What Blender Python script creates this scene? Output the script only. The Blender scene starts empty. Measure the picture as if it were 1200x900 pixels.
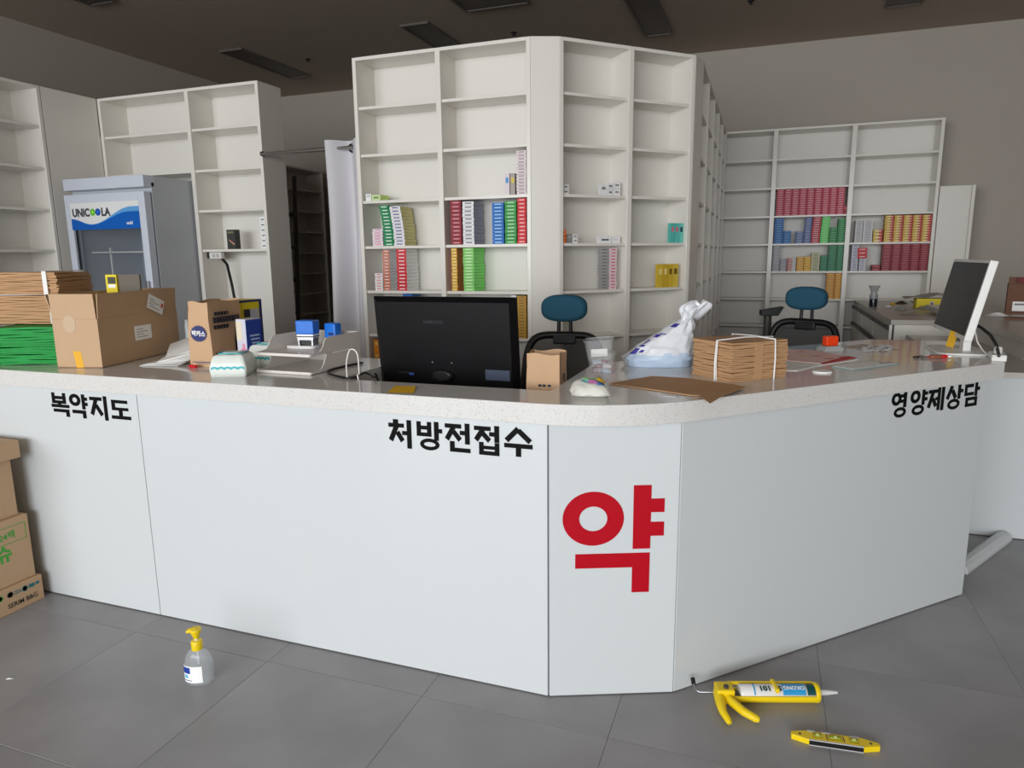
import bpy, bmesh, math, random
from mathutils import Vector, Matrix, Euler
random.seed(7)
S = bpy.context.scene
COL = S.collection
PI = math.pi
R = math.radians

# ---------------------------------------------------------------- camera
CH = 1.4                                   # eye height; photo taken as 1200 x 900
FPX = 814.65
CX = Vector((0.94094, 0.33838, -0.01130)); CU = Vector((-0.05080, 0.17411, 0.98342)); CW = Vector((-0.33474, 0.92476, -0.18102))
CO = Vector((0, 0, CH))
cam = bpy.data.objects.new('camera', bpy.data.cameras.new('camera'))
COL.objects.link(cam)
cam.data.sensor_width = 36.0
cam.data.lens = FPX * 36.0 / 1200.0
cam.data.clip_start = 0.05
M = Matrix.Identity(4)
for i in range(3):
    M[i][0] = CX[i]; M[i][1] = CU[i]; M[i][2] = -CW[i]; M[i][3] = CO[i]
cam.matrix_world = M
S.camera = cam

# ---------------------------------------------------------------- light
S.view_settings.view_transform = 'Standard'
S.view_settings.look = 'None'
S.view_settings.gamma = 1.0
S.view_settings.use_curve_mapping = False
S.view_settings.exposure = -0.54
wd = bpy.data.worlds.new('daylight'); S.world = wd; wd.use_nodes = True
bgn = wd.node_tree.nodes['Background']
bgn.inputs[0].default_value = (0.78, 0.86, 1.0, 1); bgn.inputs[1].default_value = 1.0

def area(name, loc, rot, sx, sy, power, col):
    l = bpy.data.lights.new(name, 'AREA'); l.shape = 'RECTANGLE'; l.size = sx; l.size_y = sy
    l.energy = power; l.color = col
    o = bpy.data.objects.new(name, l); COL.objects.link(o); o.location = loc; o.rotation_euler = rot
    return o
# daylight falling through the shop-front windows behind the photographer
area('shopfront_window_daylight_offscreen', (-1.6, -7.40, 2.05), (R(80), 0, 0), 10.0, 2.9, 1300, (0.95, 0.98, 1.0))

# ---------------------------------------------------------------- pixel helpers (direction only; depth from what is touched)
def ray(px, py): return CX * ((px - 600) / FPX) - CU * ((py - 450) / FPX) + CW
def atz(px, py, z):
    d = ray(px, py); return CO + d * ((z - CH) / d.z)
def aty(px, py, y):
    d = ray(px, py); return CO + d * (y / d.y)
def atx(px, py, x):
    d = ray(px, py); return CO + d * (x / d.x)
def atd(px, py, D): return CO + ray(px, py) * D
def onpl(px, py, P, n):
    d = ray(px, py); return CO + d * ((Vector(P) - CO).dot(n) / d.dot(n))

# ---------------------------------------------------------------- materials
def lin(c):
    c = c / 255.0
    return c / 12.92 if c <= 0.04045 else ((c + 0.055) / 1.055) ** 2.4
MATS = {}
def mt(name, rgb, rough=0.5, metal=0.0, var=0.04, vs=6.0, bump=0.0, bs=60.0, spec=0.5, trans=0.0, alpha=1.0, coat=0.0, ior=1.45, emit=0.0, sub=0.0, thin=0.0):
    if name in MATS: return MATS[name]
    m = bpy.data.materials.new(name); m.use_nodes = True
    nt = m.node_tree; b = nt.nodes['Principled BSDF']; N = nt.nodes.new; L = nt.links.new
    base = [lin(v) for v in rgb]
    tc = N('ShaderNodeTexCoord')
    nz = N('ShaderNodeTexNoise'); nz.inputs['Scale'].default_value = vs; nz.inputs['Detail'].default_value = 4
    L(tc.outputs['Object'], nz.inputs['Vector'])
    mx = N('ShaderNodeMix'); mx.data_type = 'RGBA'
    mx.inputs[6].default_value = [max(0, v * (1 - var)) for v in base] + [1]
    mx.inputs[7].default_value = [min(1, v * (1 + var)) for v in base] + [1]
    L(nz.outputs['Fac'], mx.inputs[0]); L(mx.outputs[2], b.inputs['Base Color'])
    b.inputs['Roughness'].default_value = rough; b.inputs['Metallic'].default_value = metal
    b.inputs['Specular IOR Level'].default_value = spec; b.inputs['IOR'].default_value = ior
    b.inputs['Transmission Weight'].default_value = trans; b.inputs['Alpha'].default_value = alpha
    b.inputs['Coat Weight'].default_value = coat; b.inputs['Coat Roughness'].default_value = 0.08
    if emit:
        b.inputs['Emission Color'].default_value = base + [1]; b.inputs['Emission Strength'].default_value = emit
    if bump:
        n2 = N('ShaderNodeTexNoise'); n2.inputs['Scale'].default_value = bs; n2.inputs['Detail'].default_value = 3
        L(tc.outputs['Object'], n2.inputs['Vector'])
        bp = N('ShaderNodeBump'); bp.inputs['Strength'].default_value = bump; bp.inputs['Distance'].default_value = 0.004
        L(n2.outputs['Fac'], bp.inputs['Height']); L(bp.outputs[0], b.inputs['Normal'])
    MATS[name] = m
    return m

def speckled(name, rgb, spots, rough):
    m = mt(name, rgb, rough, var=0.02)
    nt = m.node_tree; N = nt.nodes.new; L = nt.links.new; b = nt.nodes['Principled BSDF']
    src = b.inputs['Base Color'].links[0].from_socket
    tc = N('ShaderNodeTexCoord'); v = N('ShaderNodeTexVoronoi'); v.inputs['Scale'].default_value = 260
    L(tc.outputs['Object'], v.inputs['Vector'])
    r = N('ShaderNodeValToRGB'); r.color_ramp.elements[0].position = 0.30; r.color_ramp.elements[1].position = 0.42
    r.color_ramp.elements[0].color = (1, 1, 1, 1); r.color_ramp.elements[1].color = (0, 0, 0, 1)
    L(v.outputs['Distance'], r.inputs[0])
    sp = N('ShaderNodeSeparateColor'); L(v.outputs['Color'], sp.inputs[0])
    gt = N('ShaderNodeMath'); gt.operation = 'GREATER_THAN'; gt.inputs[1].default_value = 0.80; L(sp.outputs[0], gt.inputs[0])
    mu = N('ShaderNodeMath'); mu.operation = 'MULTIPLY'; L(r.outputs[0], mu.inputs[0]); L(gt.outputs[0], mu.inputs[1])
    mx = N('ShaderNodeMix'); mx.data_type = 'RGBA'
    L(mu.outputs[0], mx.inputs[0]); L(src, mx.inputs[6]); mx.inputs[7].default_value = [lin(c) for c in spots] + [1]
    L(mx.outputs[2], b.inputs['Base Color'])
    return m

white_lam = mt('white_laminate', (232, 228, 220), 0.24, var=0.012, vs=2)
white_side = mt('white_board', (226, 223, 216), 0.38, var=0.012, vs=2)
panel_white = mt('gloss_white_panel', (208, 213, 215), 0.10, var=0.01, vs=1.5)
stone = speckled('white_quartz', (216, 215, 212), (176, 176, 177), 0.10)
seam_grey = mt('seam_grey', (112, 114, 116), 0.5)
wall_grey = mt('grey_wall_paint', (176, 168, 158), 0.75, var=0.02, vs=1.2, bump=0.05, bs=120)
ceil_grey = mt('dark_ceiling_paint', (178, 163, 150), 0.85, var=0.04, vs=1.5, bump=0.08, bs=80)
tile_m = mt('grey_floor_tile', (148, 147, 149), 0.36, var=0.34, vs=2.6, bump=0.03, bs=160)
grout_m = mt('tile_joint', (120, 120, 121), 0.8)
black = mt('black_plastic', (18, 18, 20), 0.42, var=0.1)
black_soft = mt('soft_black', (24, 24, 26), 0.6, var=0.1)
chrome = mt('chrome', (205, 205, 208), 0.18, 1.0)
steel = mt('brushed_steel', (170, 172, 175), 0.35, 1.0)
kraft_ = mt('kraft_paper', (176, 132, 92), 0.75, var=0.07, vs=14, bump=0.15, bs=40)
kraft_dark = mt('kraft_paper_dark', (118, 84, 58), 0.8, var=0.10, vs=14, bump=0.15, bs=40)
carton = mt('corrugated_board', (194, 162, 128), 0.72, var=0.05, vs=10, bump=0.06, bs=50)
carton_in = mt('corrugated_board_inside', (160, 132, 104), 0.75, var=0.05, vs=10)
white_pl = mt('white_plastic', (228, 226, 222), 0.35, var=0.02)
paper_w = mt('white_paper', (249, 249, 247), 0.7, var=0.02)
ink = mt('black_vinyl', (8, 8, 9), 0.6, spec=0.15)
red_vinyl = mt('red_vinyl', (180, 1, 26), 0.5, spec=0.25)
yellow_pl = mt('yellow_plastic', (240, 208, 20), 0.38, var=0.05)

# ---------------------------------------------------------------- mesh helpers
class MB:
    def __init__(s): s.v = []; s.f = []; s.m = []; s.sm = []
    def add(s, vs, fs, m=0, smooth=False, X=None):
        o = len(s.v)
        for p in vs:
            p = Vector(p)
            if X is not None: p = X @ p
            s.v.append(tuple(p))
        for f in fs: s.f.append([i + o for i in f]); s.m.append(m); s.sm.append(smooth)
        return s
    def box(s, x0, x1, y0, y1, z0, z1, m=0, X=None):
        return s.add([(x0,y0,z0),(x1,y0,z0),(x1,y1,z0),(x0,y1,z0),(x0,y0,z1),(x1,y0,z1),(x1,y1,z1),(x0,y1,z1)],
                     [(3,2,1,0),(4,5,6,7),(0,1,5,4),(1,2,6,5),(2,3,7,6),(3,0,4,7)], m, False, X)
    def quad(s, a, b, c, d, m=0): return s.add([a, b, c, d], [(0, 1, 2, 3)], m)
    def prism(s, pts, z0, z1, m=0, X=None, smooth=False):      # CCW outline in xy
        n = len(pts)
        vs = [(p[0], p[1], z0) for p in pts] + [(p[0], p[1], z1) for p in pts]
        fs = [tuple(range(n - 1, -1, -1)), tuple(range(n, 2 * n))] + [(i, (i + 1) % n, n + (i + 1) % n, n + i) for i in range(n)]
        o = len(s.f)
        s.add(vs, fs, m, False, X)
        if smooth:
            for k in range(o + 2, len(s.f)): s.sm[k] = True
        return s
    def tube(s, path, r, n=8, m=0, X=None, cap=True):
        P = [Vector(p) for p in path]; k = len(P)
        rr = r if isinstance(r, (list, tuple)) else [r] * k
        vs = []; up = None
        for i, p in enumerate(P):
            t = (P[min(i + 1, k - 1)] - P[max(i - 1, 0)]).normalized()
            if up is None:
                up = Vector((0, 0, 1)) if abs(t.z) < 0.9 else Vector((1, 0, 0))
            a = t.cross(up).normalized(); up = a.cross(t).normalized()
            for j in range(n):
                q = 2 * PI * j / n; vs.append(p + (a * math.cos(q) + up * math.sin(q)) * rr[i])
        fs = []
        for i in range(k - 1):
            for j in range(n):
                fs.append((i*n + j, i*n + (j+1) % n, (i+1)*n + (j+1) % n, (i+1)*n + j))
        s.add(vs, fs, m, True, X)
        if cap:
            s.add(vs[:n], [tuple(range(n-1, -1, -1))], m, False, X); s.add(vs[-n:], [tuple(range(n))], m, False, X)
        return s
    def lathe(s, prof, n=20, m=0, X=None, sx=1.0, sy=1.0, cap=True):   # prof: (r, z)
        vs = []
        for r, z in prof:
            for j in range(n):
                q = 2 * PI * j / n; vs.append((r * sx * math.cos(q), r * sy * math.sin(q), z))
        fs = []
        for i in range(len(prof) - 1):
            for j in range(n):
                fs.append((i*n + j, i*n + (j+1) % n, (i+1)*n + (j+1) % n, (i+1)*n + j))
        s.add(vs, fs, m, True, X)
        if cap:
            s.add(vs[:n], [tuple(range(n-1, -1, -1))], m, False, X); s.add(vs[-n:], [tuple(range(n))], m, False, X)
        return s
    def sheet(s, fn, nu, nv, m=0, X=None, th=0.0, smooth=True):       # fn(u,v)->point ; optional thickness downwards
        vs = [fn(i / nu, j / nv) for j in range(nv + 1) for i in range(nu + 1)]
        w = nu + 1
        fs = [(j*w + i, j*w + i + 1, (j+1)*w + i + 1, (j+1)*w + i) for j in range(nv) for i in range(nu)]
        s.add(vs, fs, m, smooth, X)
        if th:
            vb = [Vector(p) - Vector((0, 0, th)) for p in vs]
            s.add(vb, [tuple(reversed(f)) for f in fs], m, smooth, X)
            edge = [i for i in range(w)] + [j*w + nu for j in range(1, nv+1)] + [nv*w + i for i in range(nu-1, -1, -1)] + [j*w for j in range(nv-1, 0, -1)]
            n = len(edge)
            s.add([vs[e] for e in edge] + [vb[e] for e in edge], [(n + i, n + (i+1) % n, (i+1) % n, i) for i in range(n)], m, False, X)
        return s
    def mesh(s, name, mats, bevel=0.0, seg=2, weld=False):
        me = bpy.data.meshes.new(name); me.from_pydata(s.v, [], s.f)
        for q in (mats if isinstance(mats, (list, tuple)) else [mats]): me.materials.append(q)
        for p, mi, sm in zip(me.polygons, s.m, s.sm): p.material_index = mi; p.use_smooth = sm
        if bevel or weld:
            bm = bmesh.new(); bm.from_mesh(me)
            if weld: bmesh.ops.remove_doubles(bm, verts=bm.verts, dist=1e-5)
            if bevel: bmesh.ops.bevel(bm, geom=[e for e in bm.edges if len(e.link_faces) == 2 and e.calc_face_angle(0) > 0.6], offset=bevel, segments=seg, profile=0.6, affect='EDGES', clamp_overlap=True)
            bm.to_mesh(me); bm.free()
        me.update(); return me
    def build(s, name, mats, parent=None, loc=(0, 0, 0), rot=(0, 0, 0), bevel=0.0, seg=2, weld=False):
        return link(name, s.mesh(name, mats, bevel, seg, weld), parent, loc, rot)

def link(name, me, parent=None, loc=(0, 0, 0), rot=(0, 0, 0)):
    o = bpy.data.objects.new(name, me); COL.objects.link(o)
    o.location = loc; o.rotation_euler = rot
    if parent is not None: o.parent = parent
    return o
def tag(o, label, cat, group=None):
    o['label'] = label; o['category'] = cat
    if group: o['group'] = group
    return o
def thing(name, label, cat, loc=(0, 0, 0), rz=0.0, group=None):
    o = bpy.data.objects.new(name, None); COL.objects.link(o); o.empty_display_size = 0.1
    o.location = loc; o.rotation_euler = (0, 0, rz)
    return tag(o, label, cat, group)
def struct(o): o['kind'] = 'structure'; return o
def lab(o, label): o['label'] = label; return o
def rbox(x0, x1, y0, y1, z0, z1): return MB().box(x0, x1, y0, y1, z0, z1)
def copy_tree(o, parent=None):
    c = o.copy(); COL.objects.link(c)
    if parent is not None: c.parent = parent
    for ch in list(o.children): copy_tree(ch, c)
    return c

def text_mesh(txt, size, mat, offset=0.0, depth=0.0004, ratio=1.0, align='LEFT', space=1.0):
    cu = bpy.data.curves.new('lettering', 'FONT'); cu.body = txt; cu.size = size; cu.offset = offset * size; cu.extrude = depth
    cu.align_x = align; cu.space_character = space; cu.resolution_u = 3
    t = bpy.data.objects.new('lettering', cu); COL.objects.link(t)
    dg = bpy.context.evaluated_depsgraph_get(); dg.update()
    me = bpy.data.meshes.new_from_object(t.evaluated_get(dg))
    bpy.data.objects.remove(t); bpy.data.curves.remove(cu)
    me.transform(Matrix.Diagonal((ratio, 1, 1, 1)))
    me.materials.clear(); me.materials.append(mat)
    return me
UPR = (R(90), 0, 0)                                          # flat text stood up, facing -y

# Hangul drawn as bold strokes in a 100 x 100 cell, y down
GL = {
 '복': [(6,0,22,44),(68,0,84,44),(6,14,84,26),(6,33,84,45),(38,45,54,54),(0,50,100,62),(9,70,97,82),(80,70,97,100)],
 '약': [('o',31,25,31,25,16),(70,0,86,62),(86,12,100,24),(86,34,100,46),(12,68,86,81),(69,68,86,100)],
 '지': [(0,6,68,19),('l',36,14,6,80,17),('l',34,40,64,80,16),(78,0,95,100)],
 '도': [(5,6,22,55),(5,6,88,20),(5,42,90,55),(41,55,58,84),(0,82,100,97)],
 '처': [(20,0,40,12),(0,14,64,27),('l',34,22,7,76,17),('l',36,44,58,76,16),(78,0,95,100),(58,40,80,53)],
 '방': [(2,2,17,52),(44,2,59,52),(2,16,59,28),(2,40,59,52),(72,0,88,64),(87,24,102,37),('o',52,80,38,20,13)],
 '전': [(0,4,64,17),('l',34,14,6,58,16),('l',34,30,60,58,15),(80,0,97,70),(60,26,82,39),(19,64,36,99),(19,86,99,99)],
 '접': [(0,4,64,17),('l',34,14,6,52,16),('l',34,28,60,52,15),(80,0,97,55),(60,22,82,35),(19,58,35,100),(81,58,97,100),(19,70,97,80),(19,88,97,100)],
 '수': [('l',50,2,7,46,16),('l',50,8,93,46,16),(0,56,100,70),(42,69,59,100)],
 '영': [('o',29,26,29,25,15),(74,0,91,62),(54,10,76,21),(54,31,76,42),('o',56,81,36,20,13)],
 '양': [('o',29,26,29,25,15),(70,0,86,62),(86,11,102,23),(86,34,102,46),('o',50,81,36,20,13)],
 '제': [(0,10,52,23),('l',27,18,4,82,16),('l',28,46,48,80,15),(44,42,58,54),(56,3,71,97),(79,0,95,100)],
 '상': [('l',31,3,5,56,16),('l',34,22,58,55,16),(70,0,86,60),(86,22,101,35),('o',48,80,37,21,13)],
 '담': [(3,6,18,53),(3,6,58,19),(3,41,63,53),(70,0,86,58),(86,22,101,35),(14,62,29,100),(74,62,89,100),(14,62,89,74),(14,88,89,100)],
}
def glyph(ch, w, h, d=0.0008):
    """bold vinyl syllable, origin top-left, x right, z down, front at y = -d"""
    b = MB()
    X = Matrix(((w/100, 0, 0, 0), (0, 0, -1, 0), (0, -h/100, 0, 0), (0, 0, 0, 1)))
    for s in GL[ch]:
        d += 0.00006                         # strokes that cross never share a plane
        if s[0] == 'o':
            _, cx, cy, rx, ry, t = s; n = 32; rx += 1; ry += 1; t += 2.6
            vs = []
            for k in range(n):
                q = 2*PI*k/n; c, sn = math.cos(q), math.sin(q)
                vs += [(cx+rx*c, cy+ry*sn, 0), (cx+(rx-t)*c, cy+(ry-t*0.82)*sn, 0), (cx+rx*c, cy+ry*sn, d), (cx+(rx-t)*c, cy+(ry-t*0.82)*sn, d)]
            fs = []
            for k in range(n):
                a = 4*k; e = 4*((k+1) % n)
                fs += [(a+2, e+2, e+3, a+3), (a, e, e+2, a+2), (a+1, a+3, e+3, e+1)]
            b.add(vs, fs, 0, False, X)
        elif s[0] == 'l':
            _, x0, y0, x1, y1, t = s; t += 3
            dx, dy = x1-x0, y1-y0; L = math.hypot(dx, dy); nx, ny = -dy/L*t/2, dx/L*t/2
            b.prism([(x0+nx,y0+ny),(x0-nx,y0-ny),(x1-nx,y1-ny),(x1+nx,y1+ny)], 0, d, 0, X)
        else:
            x0, y0, x1, y1 = s; x0 -= 1.2; x1 += 1.2; y0 -= .9; y1 += .9
            b.prism([(x0,y0),(x1,y0),(x1,y1),(x0,y1)], 0, d, 0, X)
    return b
# ================================================================ THE SETTING
ZC, YB, XL, XR, YF = 3.60, 8.50, -6.66, 4.40, -7.0
floor = struct(MB().box(XL-.1, XR+.1, YF-.1, YB+.1, -0.08, -0.0015).build('floor', grout_m))
T = 0.61; G_ = 0.0010
tmesh = MB().box(-T/2+G_/2, T/2-G_/2, -T/2+G_/2, T/2-G_/2, -0.01, 0.0).mesh('tile', tile_m, bevel=0.0012, seg=1)
for i in range(-9, 9):
    for j in range(-15, 12):
        x = -0.367 + (i + .5) * T; y = 1.81 + (j + .5) * T
        if XL - .2 < x < XR + .2 and YF < y < YB and not (y > 4.6 and x < -2.0) :
            link('tile', tmesh, floor, (x, y, random.uniform(-.0003, .0003)), (0, 0, random.choice((0, PI/2, PI, -PI/2))))
struct(MB().box(XL-.1, XR+.1, YF-.1, YB+.1, ZC, ZC+.1).build('ceiling', ceil_grey))
struct(MB().box(XL-.1, XR+.1, YB, YB+.1, 0, ZC).build('wall_back', wall_grey))
struct(MB().box(XL-.1, XL, YF, YB, 0, ZC).build('wall_left', wall_grey))
struct(MB().box(XR, XR+.1, YF, YB, 0, ZC).build('wall_right', wall_grey))
# shop-front wall behind the photographer with its row of tall windows
wf = MB(); WX0, WX1, WZ0, WZ1 = -6.6, 3.4, 0.5, 3.5
wf.box(XL, WX0, YF-.1, YF, 0, ZC); wf.box(WX1, XR, YF-.1, YF, 0, ZC); wf.box(WX0, WX1, YF-.1, YF, 0, WZ0); wf.box(WX0, WX1, YF-.1, YF, WZ1, ZC)
struct(wf.build('wall_front', wall_grey))
alu = mt('grey_aluminium', (120, 122, 125), 0.4, 0.7)
for k in range(4):
    a = WX0 + (WX1-WX0)*k/4; b_ = WX0 + (WX1-WX0)*(k+1)/4; t = .03
    w = MB().box(a, a+t, YF-.08, YF-.02, WZ0, WZ1).box(b_-t, b_, YF-.08, YF-.02, WZ0, WZ1).box(a+t, b_-t, YF-.08, YF-.02, WZ0, WZ0+t).box(a+t, b_-t, YF-.08, YF-.02, WZ1-t, WZ1)
    struct(w.build('window_%d' % (k+1), alu))

# ceiling light panels, switched off
lite_frame = mt('grey_light_frame', (96, 90, 84), 0.5); lite_diff = mt('unlit_diffuser', (80, 73, 68), 0.45)
def ceiling_light(x, y, sx, sy, label):
    t = thing('ceiling_light', label, 'ceiling light', (x, y, ZC), 0, 'unlit ceiling light panels')
    e = .022
    MB().box(-sx/2, sx/2, -sy/2, -sy/2+e, -.02, 0).box(-sx/2, sx/2, sy/2-e, sy/2, -.02, 0).box(-sx/2, -sx/2+e, -sy/2+e, sy/2-e, -.02, 0).box(sx/2-e, sx/2, -sy/2+e, sy/2-e, -.02, 0).build('frame', lite_frame, t)
    MB().box(-sx/2+e, sx/2-e, -sy/2+e, sy/2-e, -.012, 0).build('diffuser', lite_diff, t)
ceiling_light(-5.48, 7.05, .30, 1.22, 'long dark unlit ceiling light panel near the left wall')
ceiling_light(-3.28, 7.03, .30, 1.22, 'long dark unlit ceiling light panel behind the corner bookcase')
ceiling_light(-1.14, 7.03, .28, 1.22, 'long dark unlit ceiling light panel above the receding bookcase')
ceiling_light(-5.50, 4.33, .30, 1.22, 'unlit ceiling light panel over the glass-door fridge')
ceiling_light(-2.37, 5.68, .62, 1.22, 'wide unlit ceiling panel in front of the long light panels')
ceiling_light(1.05, 7.0, .30, 1.22, 'unlit ceiling light panel over the back-wall bookcase')
for x, y, w_ in ((-4.95, 7.07, 'beside the long light panel'), (-2.49, 7.05, 'above the corner bookcase'), (-.24, 7.0, 'close to the back wall')):
    tag(MB().lathe([(.03, 0), (.03, -.006), (.014, -.010), (.010, -.010), (.010, -.022), (.018, -.026), (.018, -.029), (0.004, -.029)], 14).build('sprinkler_head', black_soft, loc=(x, y, ZC)), 'small dark sprinkler head on the ceiling ' + w_, 'sprinkler', 'ceiling sprinkler heads')

# ================================================================ BOOKCASES
ROW = [.572, .8705, 1.169, 1.467, 1.7655, 2.064, 2.3625]
def bookcase(label, loc, rz, bays, height, depth, rows, up_w=None, back=True, rec=.012, mat=None, skip=None, sh=.018, deep=None):
    mat = mat or white_lam
    t = thing('bookcase', label, 'bookcase', loc, rz)
    x = 0.0; n = len(bays); up_w = up_w or ([.026] + [.034]*(n-1) + [.026])
    edges = [0.0]
    for b_ in bays: edges.append(edges[-1] + b_)
    ux = []
    for i, e in enumerate(edges):
        w = up_w[i]; a = e if i == 0 else (e - w if i == n else e - w/2)
        ux.append((a, a + w)); rbox(a, a+w, 0, depth, 0, height).build('upright', mat, t, bevel=.0012, seg=1)
    for i in range(n):
        a, b_ = ux[i][1], ux[i+1][0]
        rbox(a, b_, .0, depth, height-.02, height).build('top_board', mat, t)
        if back: rbox(a, b_, depth-.008, depth, .08, height-.02).build('back_panel', white_side if mat is white_lam else mat, t)
        y0 = depth-.036 if i == deep else .01          # behind the fridge only a rear strip
        rbox(a, b_, y0+.006, y0+.020, 0, .08).build('plinth', mat, t)
        rbox(a, b_, y0, depth-.008, .08, .098).build('bottom_board', mat, t)
        for z in rows:
            if skip and skip(i, z): continue
            rbox(a+.0005, b_-.0005, rec, depth-.008, z-sh/2, z+sh/2).build('shelf', mat, t, bevel=.0008, seg=1)
    return t
ZT = 2.674
bD = bookcase('tall white two-bay bookcase stacked with coloured boxes behind the black monitor', (-2.595, 4.184, 0), 0, [.611, .607], ZT, .24, ROW)
bE = bookcase('tall white two-bay bookcase behind the teal headrest chair, mostly empty', (-1.213, 4.251, 0), R(45), [.515, .498], ZT, .218, ROW)
bF = bookcase('tall white five-bay bookcase running back to the rear wall', (-.46, 5.122, 0), R(90), [.6]*5, ZT, .28, ROW)
ROWG = [.610, .903, 1.196, 1.488, 1.781, 2.074, 2.367]
bG = bookcase('long white three-bay bookcase on the rear wall full of coloured medicine boxes', (-.715, 8.14, 0), 0, [.75, .75, .793], 2.680, .30, ROWG, up_w=[.03, .045, .045, .03])
bH = bookcase('white two-bay bookcase over and beside the glass-door fridge', (-5.052, 4.37, 0), 0, [.894, .658], 2.66, .26, ROW, skip=lambda i, z: (i == 0 and z < 2.05) or z < 1.4, deep=0)
bL = bookcase('white bookcase with bare shelves along the left side, next to fridge', (-5.055, 1.02, 0), R(90), [.72, .72, .72, .72], 2.66, .28, [r + .01 for r in ROW])
# flat filler panels closing the bookcase corners
def filler(label, p0, p1, z1=ZT, th=.018):
    p0, p1 = Vector(p0), Vector(p1); d = (p1 - p0); a = math.atan2(d.y, d.x)
    o = MB().prism([(.001, 0), (d.length-.001, 0), (d.length-.012, th), (.012, th)], 0, z1).build('filler_panel', white_lam, loc=(p0.x, p0.y, 0), rot=(0, 0, a), bevel=.001, seg=1)
    return tag(o, label, 'panel')
filler('narrow white corner panel between two tall white bookcases', (-1.377, 4.184), (-1.213, 4.251))
filler('slim white end panel between angled bookcase and receding bookcase', (-.495, 4.969), (-.46, 5.122))
filler('plain white panel between the bare bookcase and the fridge bookcase', (-5.055, 3.905), (-5.055, 4.365), 2.66)
# bookcase in the dark stock room
grey_lam = mt('grey_laminate', (222, 216, 208), 0.5, var=0.02)
bookcase('pale bookcase in the dim stock room behind the curtain', (-5.75, 5.2, 0), R(90), [.8, .8, .8, .8], 2.56, .28, [.27*k+.12 for k in range(1, 9)], mat=grey_lam)
bookcase('narrow pale bookcase at the rear of the dim stock room', (-5.40, 8.18, 0), 0, [.5, .6, .6], 2.62, .28, [.30*k+.10 for k in range(1, 9)], mat=grey_lam)
# wall that closes the stock room off behind the corner bookcases
struct(MB().box(-2.40, -2.30, 4.62, YB, 0, ZC-.9).build('wall_partition', wall_grey))
dk = mt('dark_grey_metal', (74, 71, 68), 0.5, 0.2)
lad = thing('folding_ladder', 'dark grey folded ladder leaning in the dim stock room', 'ladder', (-4.30, 5.55, 0), R(20))
for sx in (-.16, .16):
    MB().tube([(sx, -.25, 0.012), (sx, .0, 2.15)], .02, 6).build('rail', dk, lad)
for k in range(1, 7):
    MB().box(-.15, .15, -.25+k*.036-.03, -.25+k*.036+.03, k*.30-.012, k*.30+.012).build('rung', dk, lad)

# tall white cupboard to the right of the rear bookcase
cb = thing('tall_cupboard', 'tall plain white cupboard beside the rear bookcase', 'cupboard', (1.582, 8.10, 0), 0)
rbox(0, .30, .02, .38, 0, 2.03).build('body', white_side, cb)
rbox(.0, .262, 0, .018, .02, 2.028).build('door', white_lam, cb, bevel=.001)
rbox(.272, .30, -.004, .02, 0.0, 2.03).build('side_frame', white_lam, cb, bevel=.001)

# ================================================================ COUNTER
ctr = thing('service_counter', 'white glossy angled service counter with black and red Korean lettering', 'counter', (0, 0, 0))
PZ = .907; yA = 1.937
P2, P3, P4 = Vector((-.588, 1.937, 0)), Vector((-.213, 2.088, 0)), Vector((.833, 3.136, 0))
pA1 = rbox(-3.62, -2.2095, yA, yA+.018, .004, PZ-.0005).build('front_panel', panel_white, ctr, bevel=.0008, seg=1)
pA2 = rbox(-2.2065, P2.x-.003, yA, yA+.018, .004, PZ-.0005).build('front_panel', panel_white, ctr, bevel=.0008, seg=1)
def panel_between(p, q, g0, g1):
    d = q - p; a = math.atan2(d.y, d.x)
    return rbox(g0, d.length-g1, 0, .018, .004, PZ-.0005).build('front_panel', panel_white, ctr, (p.x, p.y, 0), (0, 0, a), bevel=.0008, seg=1), a, d.length
pB, aB, lB = panel_between(P2, P3, .003, .001)
pC, aC, lC = panel_between(P3, P4, .003, 0)
# grey joint strips seen in the gaps, carcass and end panel
for p, r in (((-2.208, yA+.006, 0), .004), ((P2.x, yA+.008, 0), .008), ((P3.x+.002, P3.y+.008, 0), .006)):
    MB().box(-r, r, 0, .008, .004, PZ-.001).build('joint_strip', seam_grey, ctr, p)
cc = MB()
cc.box(-3.62, -1.42, yA+.02, 2.58, .05, PZ-.002); cc.box(-1.42, -.66, yA+.02, 2.09, .05, PZ-.002)
cc.build('carcass', white_side, ctr)
dC = (P4-P3).normalized(); nC = Vector((-dC.y, dC.x, 0))
MB().box(.03, lC-.03, .02, .60, .05, PZ-.002).build('carcass', white_side, ctr, (P3.x, P3.y, 0), (0, 0, aC))
rbox(P4.x-.020, P4.x-.002, P4.y+.02, 3.84, .004, PZ-.001).build('end_panel', panel_white, ctr)
# lettering on the panels
def letters(txt, parent, spots, mat):           # spots: local (x0, z_top, width, height) for each syllable
    for ch, (x, z, w, h) in zip(txt, spots):
        glyph(ch, w, h).build('letter', mat, parent, (x, -.0003, z))
def spotsA(boxes):
    r = []
    for x0, x1, y0, y1 in boxes:
        a = aty(x0, y1, yA); b_ = aty(x1, y1, yA); c = aty((x0+x1)/2, y0, yA)
        r.append((a.x, c.z, b_.x-a.x, c.z-aty((x0+x1)/2, y1, yA).z))
    return r
def shift(sp, dx=0): return [(x-dx, z, w, h) for x, z, w, h in sp]
for par, txt, bx in ((pA1, '복약지도', [(62.7,82.7,460.8,487.5),(84,104.6,462.3,489.6),(108,128.4,464.3,492),(132,153.9,468,492)]),
                     (pA2, '처방전접수', [(456.8,484,492,524.5),(489,518,494.2,527.3),(522.5,551.5,496,529.8),(556.5,586,498.8,533),(591.5,624,501.8,535)])):
    for ch, (x, z, w, h) in zip(txt, spotsA(bx)):
        glyph(ch, w, h).build('letter', ink, par, (x, yA-.0003, z))
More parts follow.
